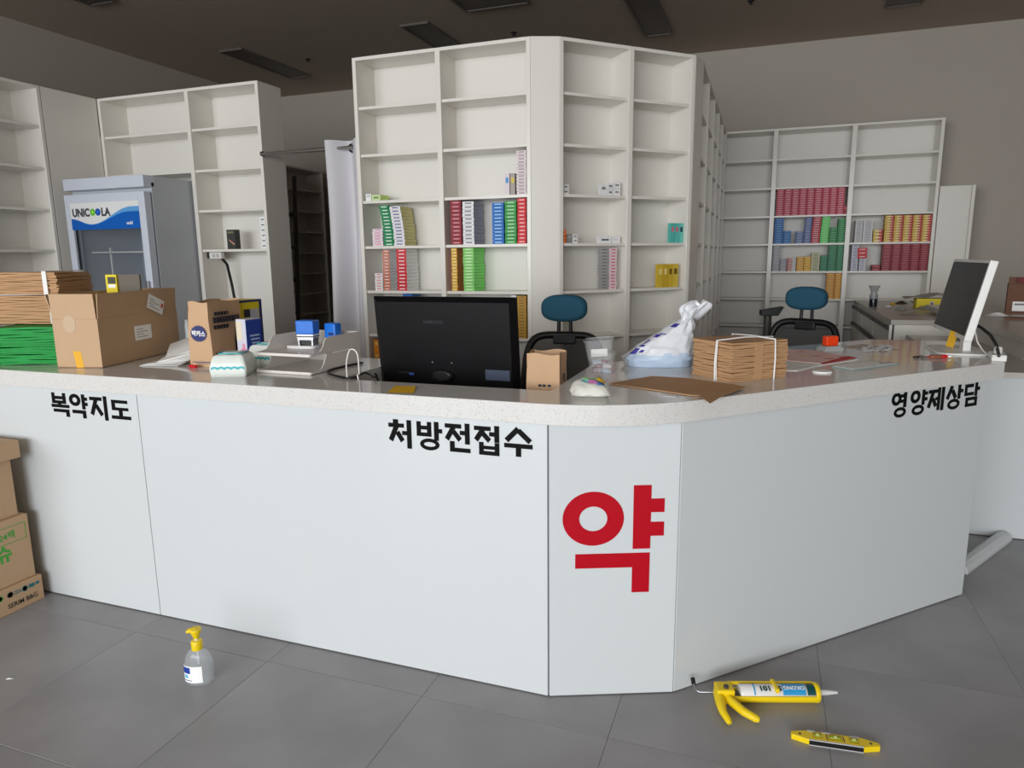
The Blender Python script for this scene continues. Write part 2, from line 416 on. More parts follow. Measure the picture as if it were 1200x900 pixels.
mC = Vector((dC.y, -dC.x, 0))
def onC(px, py):
    p = onpl(px, py, P3, mC); return (p-P3).dot(dC), p.z
for ch, (x0, x1, y0, y1) in zip('영양제상담', [(1042.8,1061.5,460.2,489),(1064.8,1083.8,457.3,486),(1086,1105,454,481.6),(1107.2,1125.5,451.3,479.2),(1127.8,1145,448.6,475.9)]):
    xm = (x0+x1)/2
    a, _ = onC(x0+.4, y1); b_, _ = onC(x1+.4, y1); _, zt = onC(xm, y0); _, zb = onC(xm, y1)
    glyph(ch, b_-a, zt-zb).build('letter', ink, pC, (a, -.0003, zt))
mB = Vector(((P3-P2).normalized().y, -(P3-P2).normalized().x, 0)); dB = (P3-P2).normalized()
def onB(px, py):
    p = onpl(px, py, P2, mB); return (p-P2).dot(dB), p.z
def big(px, py): return onB(600 + px/2.5, 480 + py/2.5)
b_ = MB(); d = .0008
cx, cz = big(238, 320); rx = (big(328, 320)[0]-big(148, 320)[0])/2; rz_ = (big(238, 241)[1]-big(238, 399)[1])/2
ix = (big(279, 320)[0]-big(197, 320)[0])/2; iz = (big(238, 284)[1]-big(238, 356)[1])/2
n = 48; vs = []; fs = []
for k in range(n):
    q = 2*PI*k/n
    vs += [(cx+rx*math.cos(q), -d, cz+rz_*math.sin(q)), (cx+ix*math.cos(q), -d, cz+iz*math.sin(q)), (cx+rx*math.cos(q), 0, cz+rz_*math.sin(q)), (cx+ix*math.cos(q), 0, cz+iz*math.sin(q))]
for k in range(n):
    a = 4*k; e = 4*((k+1) % n); fs += [(a+1, e+1, e, a), (a, e, e+2, a+2), (a+3, e+3, e+1, a+1)]
b_.add(vs, fs)
for x0, y0, x1, y1 in ((355,221,407,407),(406,260,447,300),(406,328,445,369),(185,421,403,463),(351,421,402,534)):
    xa, za = big(x0, (y0+y1)/2)[0], big((x0+x1)/2, y0)[1]; xb, zb = big(x1, (y0+y1)/2)[0], big((x0+x1)/2, y1)[1]
    d += .00006; b_.box(xa, xb, -d, 0, zb, za)
b_.build('letter', red_vinyl, pB, (0, -.0003, 0))

# stone worktop: straight - arc - straight front edge, stepped inner edge
WT, WB, OV = .9716, .907, .026
f1 = Vector((-.588, yA-OV, 0)); lineA_y = yA-OV
c0 = P3 + mC*OV                                   # a point on the offset C line
tv = (lineA_y - c0.y)/dC.y; V = c0 + dC*tv        # corner of the two offset lines
RAD = .66; TL = RAD*math.tan(R(22.5))
ctrp = Vector((V.x-TL, lineA_y+RAD, 0))
arc = [(ctrp.x+RAD*math.sin(q), ctrp.y-RAD*math.cos(q)) for q in [R(45)*k/16 for k in range(17)]]
endF = P4 + mC*OV + dC*.062
wd_ = .76
endB = endF + nC*wd_; xe = endF.x + .006; ye = 3.855
innerC = [(endB.x, endB.y)]
q0 = V + nC*wd_
# inner edge of the right wing meets the opening behind the corner
xk = -.632
tk = (xk - q0.x)/dC.x; pk = q0 + dC*tk
outline = [(-3.66, lineA_y)] + arc + [(endF.x, endF.y), (xe, ye), (endB.x + ye - endB.y, ye), (pk.x, pk.y), (xk, 2.112), (-1.43, 2.112), (-1.43, 2.60), (-3.66, 2.60)]
wt = MB().prism(outline, WB, WT).build('stone_worktop', stone, bevel=.003, seg=2)
tag(wt, 'white speckled stone worktop with rounded corner on the angled counter', 'worktop')
# lower desk inside the counter
lo = ctr
rbox(-1.42, -.637, 2.092, 2.62, .70, .725).build('desk_top', white_lam, lo, bevel=.001)
rbox(-.66, -.642, 2.10, 2.60, 0, .70).build('leg_panel', white_lam, lo); rbox(-1.415, -1.397, 2.10, 2.57, 0, .70).build('leg_panel', white_lam, lo)

# low counter and raised ledge on the right
rc = thing('side_counter', 'low white side counter with raised pale ledge beyond the lettered counter', 'counter', (0, 0, 0))
rbox(.96, 3.2, 3.873, 3.891, .004, .802).build('front_panel', panel_white, rc, bevel=.001)
rbox(.94, 3.2, 3.862, 5.45, .802, .83).build('counter_top', mt('grey_white_top', (196, 192, 186), .22), rc, bevel=.002)
rbox(.98, 3.2, 3.895, 5.44, .02, .80).build('carcass', white_side, rc)
lg = rc
rbox(1.305, 1.325, 4.0, 5.44, .83, .925).build('upstand', white_side, lg); rbox(1.325, 1.93, 4.0, 4.02, .83, .925).build('upstand', white_side, lg); rbox(1.265, 1.95, 3.98, 6.6, .925, .965).build('ledge_top', mt('pale_ledge', (200, 195, 187), .25), lg, bevel=.003)
rbox(1.40, 1.9, 5.47, 6.58, 0, .925).build('ledge_base', white_side, lg)
# base cabinet with channel handles between chair and rear bookcase
bc = thing('base_cabinet', 'pale grey base cabinet with black channel handles in front of rear bookcase', 'cabinet', (.905, 5.80, 0), 0)
rbox(0, .46, .0, 2.33, .0, .87).build('body', white_side, bc)
rbox(-.012, .47, -.012, 2.335, .87, .905).build('cabinet_top', mt('warm_grey_top', (182, 175, 166), .3), bc, bevel=.003)
for k in range(3):
    for z0, z1 in ((.70, .855), (.40, .685), (.05, .385)):
        dr = rbox(-.02, -.001, .02+k*.77, .77+k*.77, z0, z1).build('drawer_front', white_lam, bc, bevel=.001)
        rbox(-.03, -.02, .02+k*.77, .77+k*.77, z1-.03, z1).build('channel_handle', black, dr)
rbox(.0, .46, -.019, -.001, .0, .868).build('end_panel', white_lam, bc, bevel=.001)
rbox(-.02, 0.0, -.018, .018, .0, .868).build('corner_strip', white_lam, bc); rbox(-.001, .012, -.021, -.018, .0, .868).build('edge_trim', black, bc)

# ================================================================ CURTAIN
gr = mt('grey_curtain', (206, 204, 208), .8, var=.03, bump=.1, bs=200)
rod = MB().tube([(-3.50, 4.36, 2.152), (-2.60, 4.36, 2.152)], .013, 12).tube([(-3.499, 4.36, 2.152), (-3.485, 4.36, 2.152)], .02, 14).tube([(-2.61, 4.36, 2.152), (-2.596, 4.36, 2.152)], .02, 14)
tag(rod.build('curtain_rod', chrome), 'thin chrome curtain rod between two white bookcases', 'curtain rod')
cu = thing('curtain', 'pale grey curtain gathered on a chrome rod beside the bookcase', 'curtain', (0, 0, 0))
cx0, cx1 = -2.925, -2.63
def cfn(u, v):
    z = 2.205 - v*2.18
    a = u*2*PI*1.25 + 2.6
    amp = .055 + .02*v
    x = cx0 + (cx1-cx0)*u + .010*math.sin(3*v+u*4) - .012*v*(1-u)
    y = 4.36 + amp*math.cos(a) + .01*math.sin(7*v + 9*u)
    return (x, y, z)
MB().sheet(cfn, 64, 24).build('fabric', gr, cu)
for u in (.55,):
    p = cfn(u, .025)
    ring = [(math.cos(q)*.026, 0, math.sin(q)*.026) for q in [2*PI*k/16 for k in range(17)]]
    MB().tube(ring, .006, 6, cap=False).build('grommet', black, cu, (p[0], p[1]-.005, 2.152), (0, 0, R(70)))
# ================================================================ MEDICINE BOXES
UN = {'D': (Vector((-2.595, 4.184, 0)), 0.0, ROW), 'E': (Vector((-1.213, 4.251, 0)), R(45), ROW), 'F': (Vector((-.46, 5.122, 0)), R(90), ROW),
      'G': (Vector((-.715, 8.14, 0)), 0.0, ROWG), 'H': (Vector((-5.052, 4.37, 0)), 0.0, ROW)}
BAY = {'D': [(.026, .594), (.628, 1.192)], 'E': [(.026, .498), (.532, .987)], 'F': [(0, 3)], 'G': [(.03, .7275), (.7725, 1.4775), (1.5225, 2.263)], 'H': [(0, 2)]}
ORD = 'first second third fourth fifth sixth seventh eighth ninth tenth eleventh twelfth thirteenth fourteenth'.split()
def pm(rgb): return mt('box_print_%d_%d_%d' % rgb, rgb, .45, var=.03, vs=20)
def med(unit, px0, px1, row, ytop, n, front, side=None, bars=(245, 245, 245), label='', inset=.03, depth=.12, lean=0.0, half=None, cat='box', name='medicine_box', jit=.0015, stuff=None):
    P, a, rows = UN[unit]
    dx = Vector((math.cos(a), math.sin(a), 0)); ny = Vector((-math.sin(a), math.cos(a), 0))
    Q = P + ny*inset; z0 = rows[row] + .009
    # reading height of the row in pixels for the two bottom corners
    def lx(px):
        p = onpl(px, 300, Q, ny); 
        for _ in range(3):
            v = Vector((p.x, p.y, z0)) - CO; py = 450 - FPX*v.dot(CU)/v.dot(CW); p = onpl(px, py, Q, ny)
        return (p-P).dot(dx)
    x0, x1 = lx(px0), lx(px1)
    for l_, r_ in BAY[unit]:                       # never through an upright
        if l_ < (x0+x1)/2 < r_: x0 = max(x0, l_+.0025); x1 = min(x1, r_-.0025)
    v = Q + dx*((x0+x1)/2); v.z = z0; v = v - CO; pyb = 450 - FPX*v.dot(CU)/v.dot(CW)
    zt = onpl((px0+px1)/2, ytop, Q, ny).z
    if row + 1 < len(rows): zt = min(zt, rows[row+1] - .0115)
    if unit == 'E': depth = .03
    H_ = max(.01, zt - z0); w = x1-x0-.001; t = H_/n
    side = tuple(min(246, int(c*1.35)+12) for c in side) if side else front  # given side colours are lightened to offset the shade on the box sides
    b = MB(); b.box(-w/2, w/2, 0, depth, .0002, t-.0013, 1)
    e = .0004
    if half:      # front face split into two printed colours
        b.quad((-w/2, -e, .0002), (w*.08, -e, .0002), (w*.08, -e, t-.0013), (-w/2, -e, t-.0013), 0); b.quad((w*.08, -e, .0002), (w/2, -e, .0002), (w/2, -e, t-.0013), (w*.08, -e, t-.0013), 3)
    else: b.quad((-w/2, -e, .0002), (w/2, -e, .0002), (w/2, -e, t-.0013), (-w/2, -e, t-.0013), 0)
    lo_, hi_ = (.36, .66) if t < w else (.55, .8)
    b.quad((-w*.28, -2*e, t*lo_), (w*.30, -2*e, t*lo_), (w*.30, -2*e, t*hi_), (-w*.28, -2*e, t*hi_), 2)
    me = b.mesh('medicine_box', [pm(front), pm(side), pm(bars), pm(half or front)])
    if stuff is not None:
        for k in range(n):
            q = P + dx*((x0+x1)/2 + lean*(k/max(1, n-1))**2 + random.uniform(-jit, jit)*.4) + ny*(inset + random.uniform(-.002, .004))
            stuff.append((me, Matrix.Translation((q.x, q.y, z0 + k*t)) @ Matrix.Rotation(a, 4, 'Z')))
        return
    for k in range(n):
        f = k/max(1, n-1)
        p = P + dx*((x0+x1)/2 + lean*f*f + random.uniform(-jit, jit)*.4) + ny*(inset + random.uniform(-.002, .004))
        o = link(name, me, None, (p.x, p.y, z0 + k*t), (0, 0, a + random.uniform(-.02, .02)))
        tag(o, label + ('' if n == 1 else ', ' + ORD[k] + ' from bottom'), 'medicine box', None if n == 1 else label.replace(' medicine box', ' boxes'))
W_ = (236, 236, 238)
MED = [
 # unit, x0, x1, shelf, top px, count, front, side, bars, label, extras
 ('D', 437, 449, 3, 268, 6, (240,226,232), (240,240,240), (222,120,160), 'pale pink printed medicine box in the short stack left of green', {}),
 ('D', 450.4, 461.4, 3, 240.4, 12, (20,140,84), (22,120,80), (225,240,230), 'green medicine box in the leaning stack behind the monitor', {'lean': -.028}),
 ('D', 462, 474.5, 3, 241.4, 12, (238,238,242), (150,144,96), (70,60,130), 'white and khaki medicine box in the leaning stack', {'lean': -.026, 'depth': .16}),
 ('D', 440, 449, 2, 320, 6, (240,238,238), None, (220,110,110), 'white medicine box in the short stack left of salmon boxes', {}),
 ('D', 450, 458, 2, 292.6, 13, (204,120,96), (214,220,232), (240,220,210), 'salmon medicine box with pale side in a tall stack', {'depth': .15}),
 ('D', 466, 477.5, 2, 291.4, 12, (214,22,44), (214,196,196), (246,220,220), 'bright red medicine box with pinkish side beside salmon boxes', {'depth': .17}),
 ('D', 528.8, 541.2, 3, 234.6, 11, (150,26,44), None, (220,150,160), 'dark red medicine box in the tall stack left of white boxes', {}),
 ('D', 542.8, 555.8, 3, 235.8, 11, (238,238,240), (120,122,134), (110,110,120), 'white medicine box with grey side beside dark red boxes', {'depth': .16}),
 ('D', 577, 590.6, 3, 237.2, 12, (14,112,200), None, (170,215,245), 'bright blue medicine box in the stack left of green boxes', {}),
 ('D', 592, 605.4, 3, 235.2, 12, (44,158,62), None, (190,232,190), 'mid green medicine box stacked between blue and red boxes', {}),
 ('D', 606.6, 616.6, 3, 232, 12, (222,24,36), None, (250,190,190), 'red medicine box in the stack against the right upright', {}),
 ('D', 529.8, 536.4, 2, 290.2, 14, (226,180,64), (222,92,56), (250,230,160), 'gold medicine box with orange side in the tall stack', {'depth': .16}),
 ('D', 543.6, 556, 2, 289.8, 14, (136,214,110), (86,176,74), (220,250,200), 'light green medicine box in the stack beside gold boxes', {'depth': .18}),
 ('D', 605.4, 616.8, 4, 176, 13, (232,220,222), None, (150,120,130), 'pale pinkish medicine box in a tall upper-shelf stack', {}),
 ('D', 591.6, 597.4, 4, 202.8, 1, (228,216,220), None, (60,150,210), 'upright white and blue medicine box left of the pale tall stack', {}),
 ('D', 597.8, 603.4, 4, 202.8, 1, (168,160,150), None, (222,200,60), 'upright grey and yellow medicine box left of the pale tall stack', {}),
 ('D', 428.6, 435, 4, 227, 1, (240,240,238), None, (190,200,190), 'small white medicine box at the left end of an upper shelf', {}),
 ('D', 435.6, 445.6, 4, 228, 1, (206,222,170), (150,190,90), (110,150,60), 'small lime green medicine box beside the little white box', {}),
 ('D', 606.4, 616.8, 1, 346.5, 14, (196,148,34), None, (120,84,20), 'golden brown medicine box stacked beside the black monitor', {}),
 ('D', 599, 605.6, 1, 346, 3, (240,240,240), None, (200,200,205), 'white medicine box in the stack left of golden brown boxes', {}),
 ('D', 473.5, 484.5, 1, 344.3, 2, (30,96,170), None, (190,215,240), 'dark blue medicine box stacked behind the black monitor', {}),
 ('D', 440, 446, 0, 398, 3, (240,150,30), None, (250,210,120), 'orange medicine box in the low stack beside black monitor', {}),
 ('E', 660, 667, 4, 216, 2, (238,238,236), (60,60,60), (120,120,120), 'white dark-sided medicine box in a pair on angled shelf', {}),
 ('E', 704, 711.5, 4, 216.5, 1, (236,236,236), None, (130,130,130), 'small white medicine box leftmost of three on the angled shelf', {}),
 ('E', 712, 718.8, 4, 214.5, 2, (238,238,238), None, (120,130,130), 'small white medicine box stacked between two others', {}),
 ('E', 719.2, 727, 4, 213, 2, (242,242,242), None, (160,160,160), 'small plain white medicine box at the end of three', {}),
 ('E', 658.2, 663.4, 3, 268.8, 4, (244,112,28), None, (255,190,140), 'orange medicine box in the small angled-shelf stack', {}),
 ('E', 664.2, 670.2, 3, 274.2, 1, (140,138,136), None, (170,170,170), 'grey medicine box beside the small orange stack', {}),
 ('E', 671, 677, 3, 274.4, 2, (238,238,238), None, (130,130,130), 'white medicine box in the pair beside the grey one', {}),
 ('E', 701.4, 716.2, 3, 277.3, 1, (240,240,240), None, (110,120,120), 'wide white medicine box with grey outline print', {}),
 ('E', 717, 727, 3, 277, 1, (242,242,242), None, (225,225,225), 'plain white medicine box right of the outlined one', {}),
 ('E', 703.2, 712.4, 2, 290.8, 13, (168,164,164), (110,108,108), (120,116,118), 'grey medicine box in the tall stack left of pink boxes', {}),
 ('E', 714, 722.4, 2, 290.8, 13, (238,214,220), None, (212,70,100), 'pink and white medicine box stacked beside grey boxes', {}),
 ('E', 657.9, 659.4, 2, 318, 5, (232,140,126), None, (240,200,190), 'narrow coral medicine box stacked against the upright', {}),
 ('E', 785.4, 790.4, 3, 261.2, 1, (90,190,180), None, (222,120,140), 'upright teal medicine box leftmost of three', {}),
 ('E', 790.8, 795.6, 3, 261.2, 1, (96,196,186), None, (222,120,140), 'upright teal medicine box in the middle of three', {}),
 ('E', 796, 800.8, 3, 261.4, 1, (110,200,188), None, (40,60,80), 'upright teal medicine box with dark emblem, rightmost of three', {}),
 ('E', 770.6, 776.2, 2, 309.4, 1, (216,184,60), None, (240,222,140), 'upright golden medicine box first from the left of four', {}),
 ('E', 776.6, 782, 2, 309.2, 1, (206,172,50), None, (240,222,140), 'upright golden medicine box second from the left of four', {}),
 ('E', 782.4, 787.8, 2, 309.2, 1, (214,180,56), None, (120,96,30), 'upright golden medicine box third from the left of four', {}),
 ('E', 788.2, 794.6, 2, 309, 1, (222,192,70), None, (120,96,30), 'upright golden medicine box at the right end of four', {}),
]
cols9 = [909 + (988.6-909)*k/9 for k in range(10)]
for k in range(9):
    MED.append(('G', cols9[k]+.2, cols9[k+1]-.2, 4, 221 - .35*k, 12, (206,56,84), None, (244,190,202), 'rose red medicine box in the nine-wide wall of stacks, column %s' % ('one two three four five six seven eight nine'.split()[k]), {}))
for k in range(3):
    MED.append(('G', 988.9+k*2.0, 990.7+k*2.0, 4, 240.3, 1, (190,40,66), None, (230,150,166), 'upright rose red medicine box at the end of the wall of stacks', {}))
MED += [
 ('G', 906.8, 917, 3, 256, 11, (16,104,186), None, (120,180,226), 'blue medicine box in the tall stack at the left of rear shelf', {}),
 ('G', 917.4, 926.4, 3, 270.4, 6, (18,110,190), None, (120,180,226), 'blue medicine box in the shorter stack at the left of rear shelf', {}),
 ('G', 931.6, 941, 3, 271, 6, (92,116,170), None, (190,200,226), 'slate blue medicine box in the short stack on rear shelf', {}),
 ('G', 941.4, 949.6, 3, 255, 12, (86,108,164), None, (190,200,226), 'slate blue medicine box in the tall stack on rear shelf', {'lean': .006}),
 ('G', 950, 960, 3, 254, 12, (196,40,62), None, (248,214,220), 'red and white medicine box in the stack left of bright green boxes', {'lean': .010}),
 ('G', 960.6, 970.2, 3, 254, 12, (108,226,112), None, (180,250,180), 'bright light green medicine box in the tall stack on rear shelf', {'lean': .010}),
 ('G', 970.8, 980.4, 3, 266, 7, (24,134,66), None, (120,200,140), 'green medicine box in the shorter stack right of bright green boxes', {}),
 ('G', 980.8, 991.6, 3, 256, 11, (22,138,66), None, (120,200,140), 'green medicine box in the tall stack against the middle upright', {}),
 ('G', 904.8, 913, 2, 288.2, 11, (168,168,178), None, (220,220,226), 'grey medicine box in the tall stack on rear shelf', {}),
 ('G', 913.5, 921.2, 2, 303.4, 6, (164,162,172), None, (220,220,226), 'grey medicine box in the short stack on rear shelf', {}),
 ('G', 921.8, 932.2, 2, 302.4, 6, (206,128,120), None, (230,226,226), 'salmon and white medicine box in the short stack on rear shelf', {'half': (216,214,214)}),
 ('G', 933, 941.2, 2, 300.8, 6, (236,172,48), None, (250,220,150), 'amber medicine box in the left of two short yellow stacks', {}),
 ('G', 941.6, 949.4, 2, 300.6, 6, (240,180,20), None, (250,226,140), 'yellow medicine box in the right of two short yellow stacks', {}),
 ('G', 949.8, 959.8, 2, 296, 9, (206,206,170), None, (120,130,90), 'cream medicine box in the stack right of yellow boxes', {}),
 ('G', 960.4, 968.8, 2, 299.4, 7, (28,124,82), None, (90,170,130), 'dark green medicine box in the short stack on rear shelf', {}),
 ('G', 969.2, 979, 2, 287.6, 12, (26,122,80), None, (90,170,130), 'dark green medicine box in the left of two tall stacks', {}),
 ('G', 979.4, 989.6, 2, 286.6, 12, (26,126,80), None, (90,170,130), 'dark green medicine box in the right of two tall stacks', {}),
 ('G', 967, 976.6, 1, 320, 12, (218,150,48), None, (246,206,120), 'orange medicine box in the left of two stacks above the chair', {}),
 ('G', 977, 987, 1, 320, 12, (222,156,44), None, (246,206,120), 'orange medicine box in the right of two stacks above the chair', {}),
 ('G', 1001, 1009.6, 3, 258.2, 12, (220,218,220), None, (130,120,130), 'white medicine box in the left of two tall stacks on rear shelf', {}),
 ('G', 1010.2, 1021.6, 3, 258, 12, (222,220,222), None, (130,120,130), 'white medicine box in the right of two tall stacks on rear shelf', {}),
 ('G', 1022.6, 1033.6, 3, 268.8, 4, (222,190,90), None, (250,240,210), 'gold and red medicine box in the short stack left of tall gold stacks', {'half': (200,60,60)}),
 ('G', 996.4, 1004.6, 2, 287.2, 11, (206,208,222), None, (120,120,150), 'white and lilac medicine box in the tall stack on rear shelf', {}),
 ('G', 1006, 1013.6, 2, 303, 6, (214,214,226), None, (120,120,150), 'white and lilac medicine box in the short stack under red boxes', {}),
 ('G', 1021.4, 1031, 2, 310.4, 2, (146,22,44), None, (200,110,124), 'maroon medicine box in the low pair left of maroon stacks', {}),
]
gw = [1035 + (1089.8-1035)*k/5 for k in range(6)]; mw = [1032 + (1087.2-1032)*k/5 for k in range(6)]
for k in range(5):
    nm = 'first second third fourth fifth'.split()[k]
    MED.append(('G*', gw[k]+.2, gw[k+1]-.2, 3, 252.4-.2*k, 11, (222,180,72), None, (250,236,190), 'gold and red medicine box in the %s of five tall stacks' % nm, {'half': (196,66,56)}))
    MED.append(('G', mw[k]+.2, mw[k+1]-.2, 2, 285.4-.2*k, 12, (142,22,42), None, (200,116,128), 'maroon medicine box in the %s of five tall stacks' % nm, {}))
REST = []                      # the small far boxes beyond the 300 that show largest
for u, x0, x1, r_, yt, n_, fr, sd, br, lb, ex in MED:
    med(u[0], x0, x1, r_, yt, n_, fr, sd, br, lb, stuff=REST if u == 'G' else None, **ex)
rv = []; rf = []; rm = []; rmat = []
for me, X in REST:
    o_ = len(rv); rv += [tuple(X @ v.co) for v in me.vertices]
    idx = []
    for q in me.materials:
        if q not in rmat: rmat.append(q)
        idx.append(rmat.index(q))
    for p in me.polygons: rf.append([o_ + i for i in p.vertices]); rm.append(idx[p.material_index])
me = bpy.data.meshes.new('medicine_boxes'); me.from_pydata(rv, [], rf)
for q in rmat: me.materials.append(q)
for p, i in zip(me.polygons, rm): p.material_index = i
o = tag(link('medicine_boxes', me), 'many small coloured medicine boxes stacked on the rear bookcase shelves', 'medicine boxes'); o['kind'] = 'stuff'

# three red boxes lying on the short lilac stack
zr = aty(1010, 303, 8.17).z
for k in range(3):
    xa, xb = aty(1004.6, 300, 8.17).x, aty(1015.8, 300, 8.17).x; t_ = (aty(1010, 290.4, 8.17).z-zr)/3
    b = MB().box(xa, xb, 8.165, 8.29, 0, t_-.0006, 0).quad((xa+.02, 8.1645, t_*.4), (xb-.02, 8.1645, t_*.4), (xb-.02, 8.1645, t_*.65), (xa+.02, 8.1645, t_*.65), 1)
    o = b.build('medicine_box', [pm((208,24,44)), pm((250,210,214))], loc=(0, 0, zr + .001 + k*t_))
    tag(o, 'bright red medicine box lying on the short lilac stack, %s from the bottom' % ORD[k], 'medicine box', 'red boxes lying on the lilac stack')
# gold box in the receding bookcase, black box and white cartons in the fridge bookcase
zf = ROW[2] + .009
g = thing('medicine_box', 'upright gold medicine box in the receding bookcase', 'medicine box', (-.50, 6.15, zf), R(90))
MB().box(-.11, .02, 0, .10, 0, .145).build('carton', pm((224, 196, 84)), g); MB().box(-.1, .01, -.0008, 0, .05, .12).build('print', pm((190, 150, 40)), g)
zh = ROW[3] + .009
k0 = aty(267, 292, 4.42); bb = thing('product_box', 'black product box standing alone on a shelf above the socket strip', 'box', (k0.x, 4.42, zh), R(-4))
MB().box(0, .085, 0, .05, 0, .148).build('carton', mt('charcoal_print', (62, 62, 60), .5), bb); MB().add([(.012,-.0006,.075),(.05,-.0006,.045),(.072,-.0006,.03),(.078,-.0006,.04),(.03,-.0006,.07)], [(0,1,2,3,4)]).build('print', pm((206,150,120)), bb); MB().box(.012, .07, -.0007, 0, .12, .135).build('print', pm((120,124,80)), bb)
for k in range(6):
    x0 = aty(306.5, 270, 4.41).x
    o = MB().box(0, .052, 0, .09, .0004, .0385, 0).quad((.012, -.0005, .016), (.04, -.0005, .016), (.04, -.0005, .024), (.012, -.0005, .024), 1).build('medicine_box', [pm((242,242,242)), pm((90,90,96))], loc=(-3.552-.05, 4.41, zh + k*.039))
    tag(o, 'small white carton stacked above the socket strip, %s from the bottom' % ORD[k], 'medicine box', 'white cartons stacked at the shelf end')
# ================================================================ FRIDGE
FW, FH = .785, 2.0
fr = thing('display_fridge', 'tall pale glass-door display fridge with blue wave header', 'fridge', (-4.978, 3.93, 0))
fw = mt('fridge_white', (206, 212, 224), .3, var=.01); fside = mt('fridge_grey_side', (190, 194, 200), .25, var=.01)
inner = mt('fridge_inside', (176, 182, 190), .4)
b = MB()
b.box(0, .03, .07, .66, .12, FH-.05); b.box(FW-.03, FW, .07, .66, .12, FH-.05); b.box(.03, FW-.03, .63, .66, .12, FH-.05); b.box(.03, FW-.03, .07, .63, FH-.12, FH-.05); b.box(.03, FW-.03, .07, .63, .12, .16)
b.build('cabinet', fside, fr)
rbox(0, FW, .0, .10, FH-.085, FH).build('top_cap', fw, fr, bevel=.008)
rbox(0, FW, .10, .66, FH-.05, FH-.004).build('top_cap', fside, fr)
rbox(.02, FW-.02, .05, .64, 0, .12).build('base', black, fr)
rbox(.032, FW-.032, .62, .628, .16, FH-.12).build('inner_back', inner, fr)
for x in (.16, .62):
    o = rbox(x, x+.013, .20, .212, .25, 1.50).build('shelf_rail', white_pl, fr)
for z in (.42, .78, 1.14, 1.46):
    w = MB()
    for k in range(15): w.box(.045+k*.048, .05+k*.048, .14, .58, z, z+.005)
    w.box(.04, FW-.04, .14, .146, z-.002, z+.008); w.box(.04, FW-.04, .575, .581, z-.002, z+.008)
    w.build('wire_shelf', white_pl, fr)
dw = .06; d0, d1 = -.005, .055; dz0, dz1 = .14, FH-.115
door = MB().box(0, dw, d0, d1, dz0, dz1).box(FW-dw, FW, d0, d1, dz0, dz1).box(dw, FW-dw, d0, d1, dz1-.065, dz1).box(dw, FW-dw, d0, d1, dz0, dz0+.10).build('door', fw, fr, bevel=.004)
gm = mt('fridge_glass', (120, 130, 140), .03, alpha=.16, spec=.6)
rbox(dw, FW-dw, .018, .024, dz0+.10, dz1-.065).build('glass_pane', gm, door)
rbox(dw-.004, dw+.006, .012, .03, dz0+.10, dz1-.065-.19).build('door_gasket', black_soft, door); rbox(FW-dw-.006, FW-dw+.004, .012, .03, dz0+.10, dz1-.065-.19).build('door_gasket', black_soft, door)
rbox(FW-.045, FW-.02, -.03, -.004, .85, 1.25).build('handle', steel, door, bevel=.004)
bz1 = dz1-.062; bz0 = bz1-.195; bx0, bx1 = dw-.004, FW-dw+.004; bw = bx1-bx0
hd = rbox(bx0, bx1, -.008, .017, bz0, bz1).build('header_banner', mt('banner_white', (232, 233, 232), .3), door, bevel=.001)
def wave(lo_f, hi_f, mat, y, name='wave_print'):
    n = 28; b = MB(); vs = []; fs = []
    for k in range(n+1):
        u = k/n; vs += [(bx0+bw*u, y, bz0+.195*max(0, lo_f(u))), (bx0+bw*u, y, bz0+.195*min(1, hi_f(u)))]
    for k in range(n): fs.append((2*k, 2*k+2, 2*k+3, 2*k+1))
    b.add(vs, fs).build(name, mat, hd)
sm = lambda a: .5-.5*math.cos(PI*max(0, min(1, a)))
top1 = lambda u: .42-.22*sm(u/.3) if u < .3 else .20+.60*sm((u-.3)/.6)
top2 = lambda u: .42-.24*sm(u/.3) if u < .3 else .18+.44*sm((u-.3)/.55)
wave(lambda u: 0, top2, mt('banner_blue', (18, 96, 186), .3, var=.15, vs=5), -.0086); wave(top2, top1, mt('banner_pale_blue', (96, 164, 222), .3), -.0084)
tg = mt('banner_text_grey', (70, 74, 80), .4)
def put_text(txt, size, mat, parent, loc, offset=.02, ratio=1.0, rot=UPR, align='LEFT', name='lettering', space=1.0):
    return link(name, text_mesh(txt, size, mat, offset, .0003, ratio, align, space), parent, loc, rot)
tx = bx0+.018; tz = bz0+.098
put_text('UNIC', .078, tg, hd, (tx, -.0092, tz), .045, .92)
put_text('LA', .078, tg, hd, (tx+.290, -.0092, tz), .045, .95)
for dx_, c in ((.206, (112, 190, 60)), (.258, (24, 84, 176))):
    MB().lathe([(.026, 0), (.026, .0006)], 24).build('logo_disc', mt('disc_%d' % c[0], c, .4), hd, (tx+dx_, -.0088, tz+.027), UPR); MB().lathe([(.010, 0), (.010, .0006)], 16).build('logo_dot', mt('dot_%d' % c[0], tuple(min(255, int(v*1.2)+20) for v in c), .4), hd, (tx+dx_, -.0096, tz+.027), UPR)
put_text('unid', .034, paper_w, hd, (bx0+bw*.81, -.0095, bz0+.03), .02)

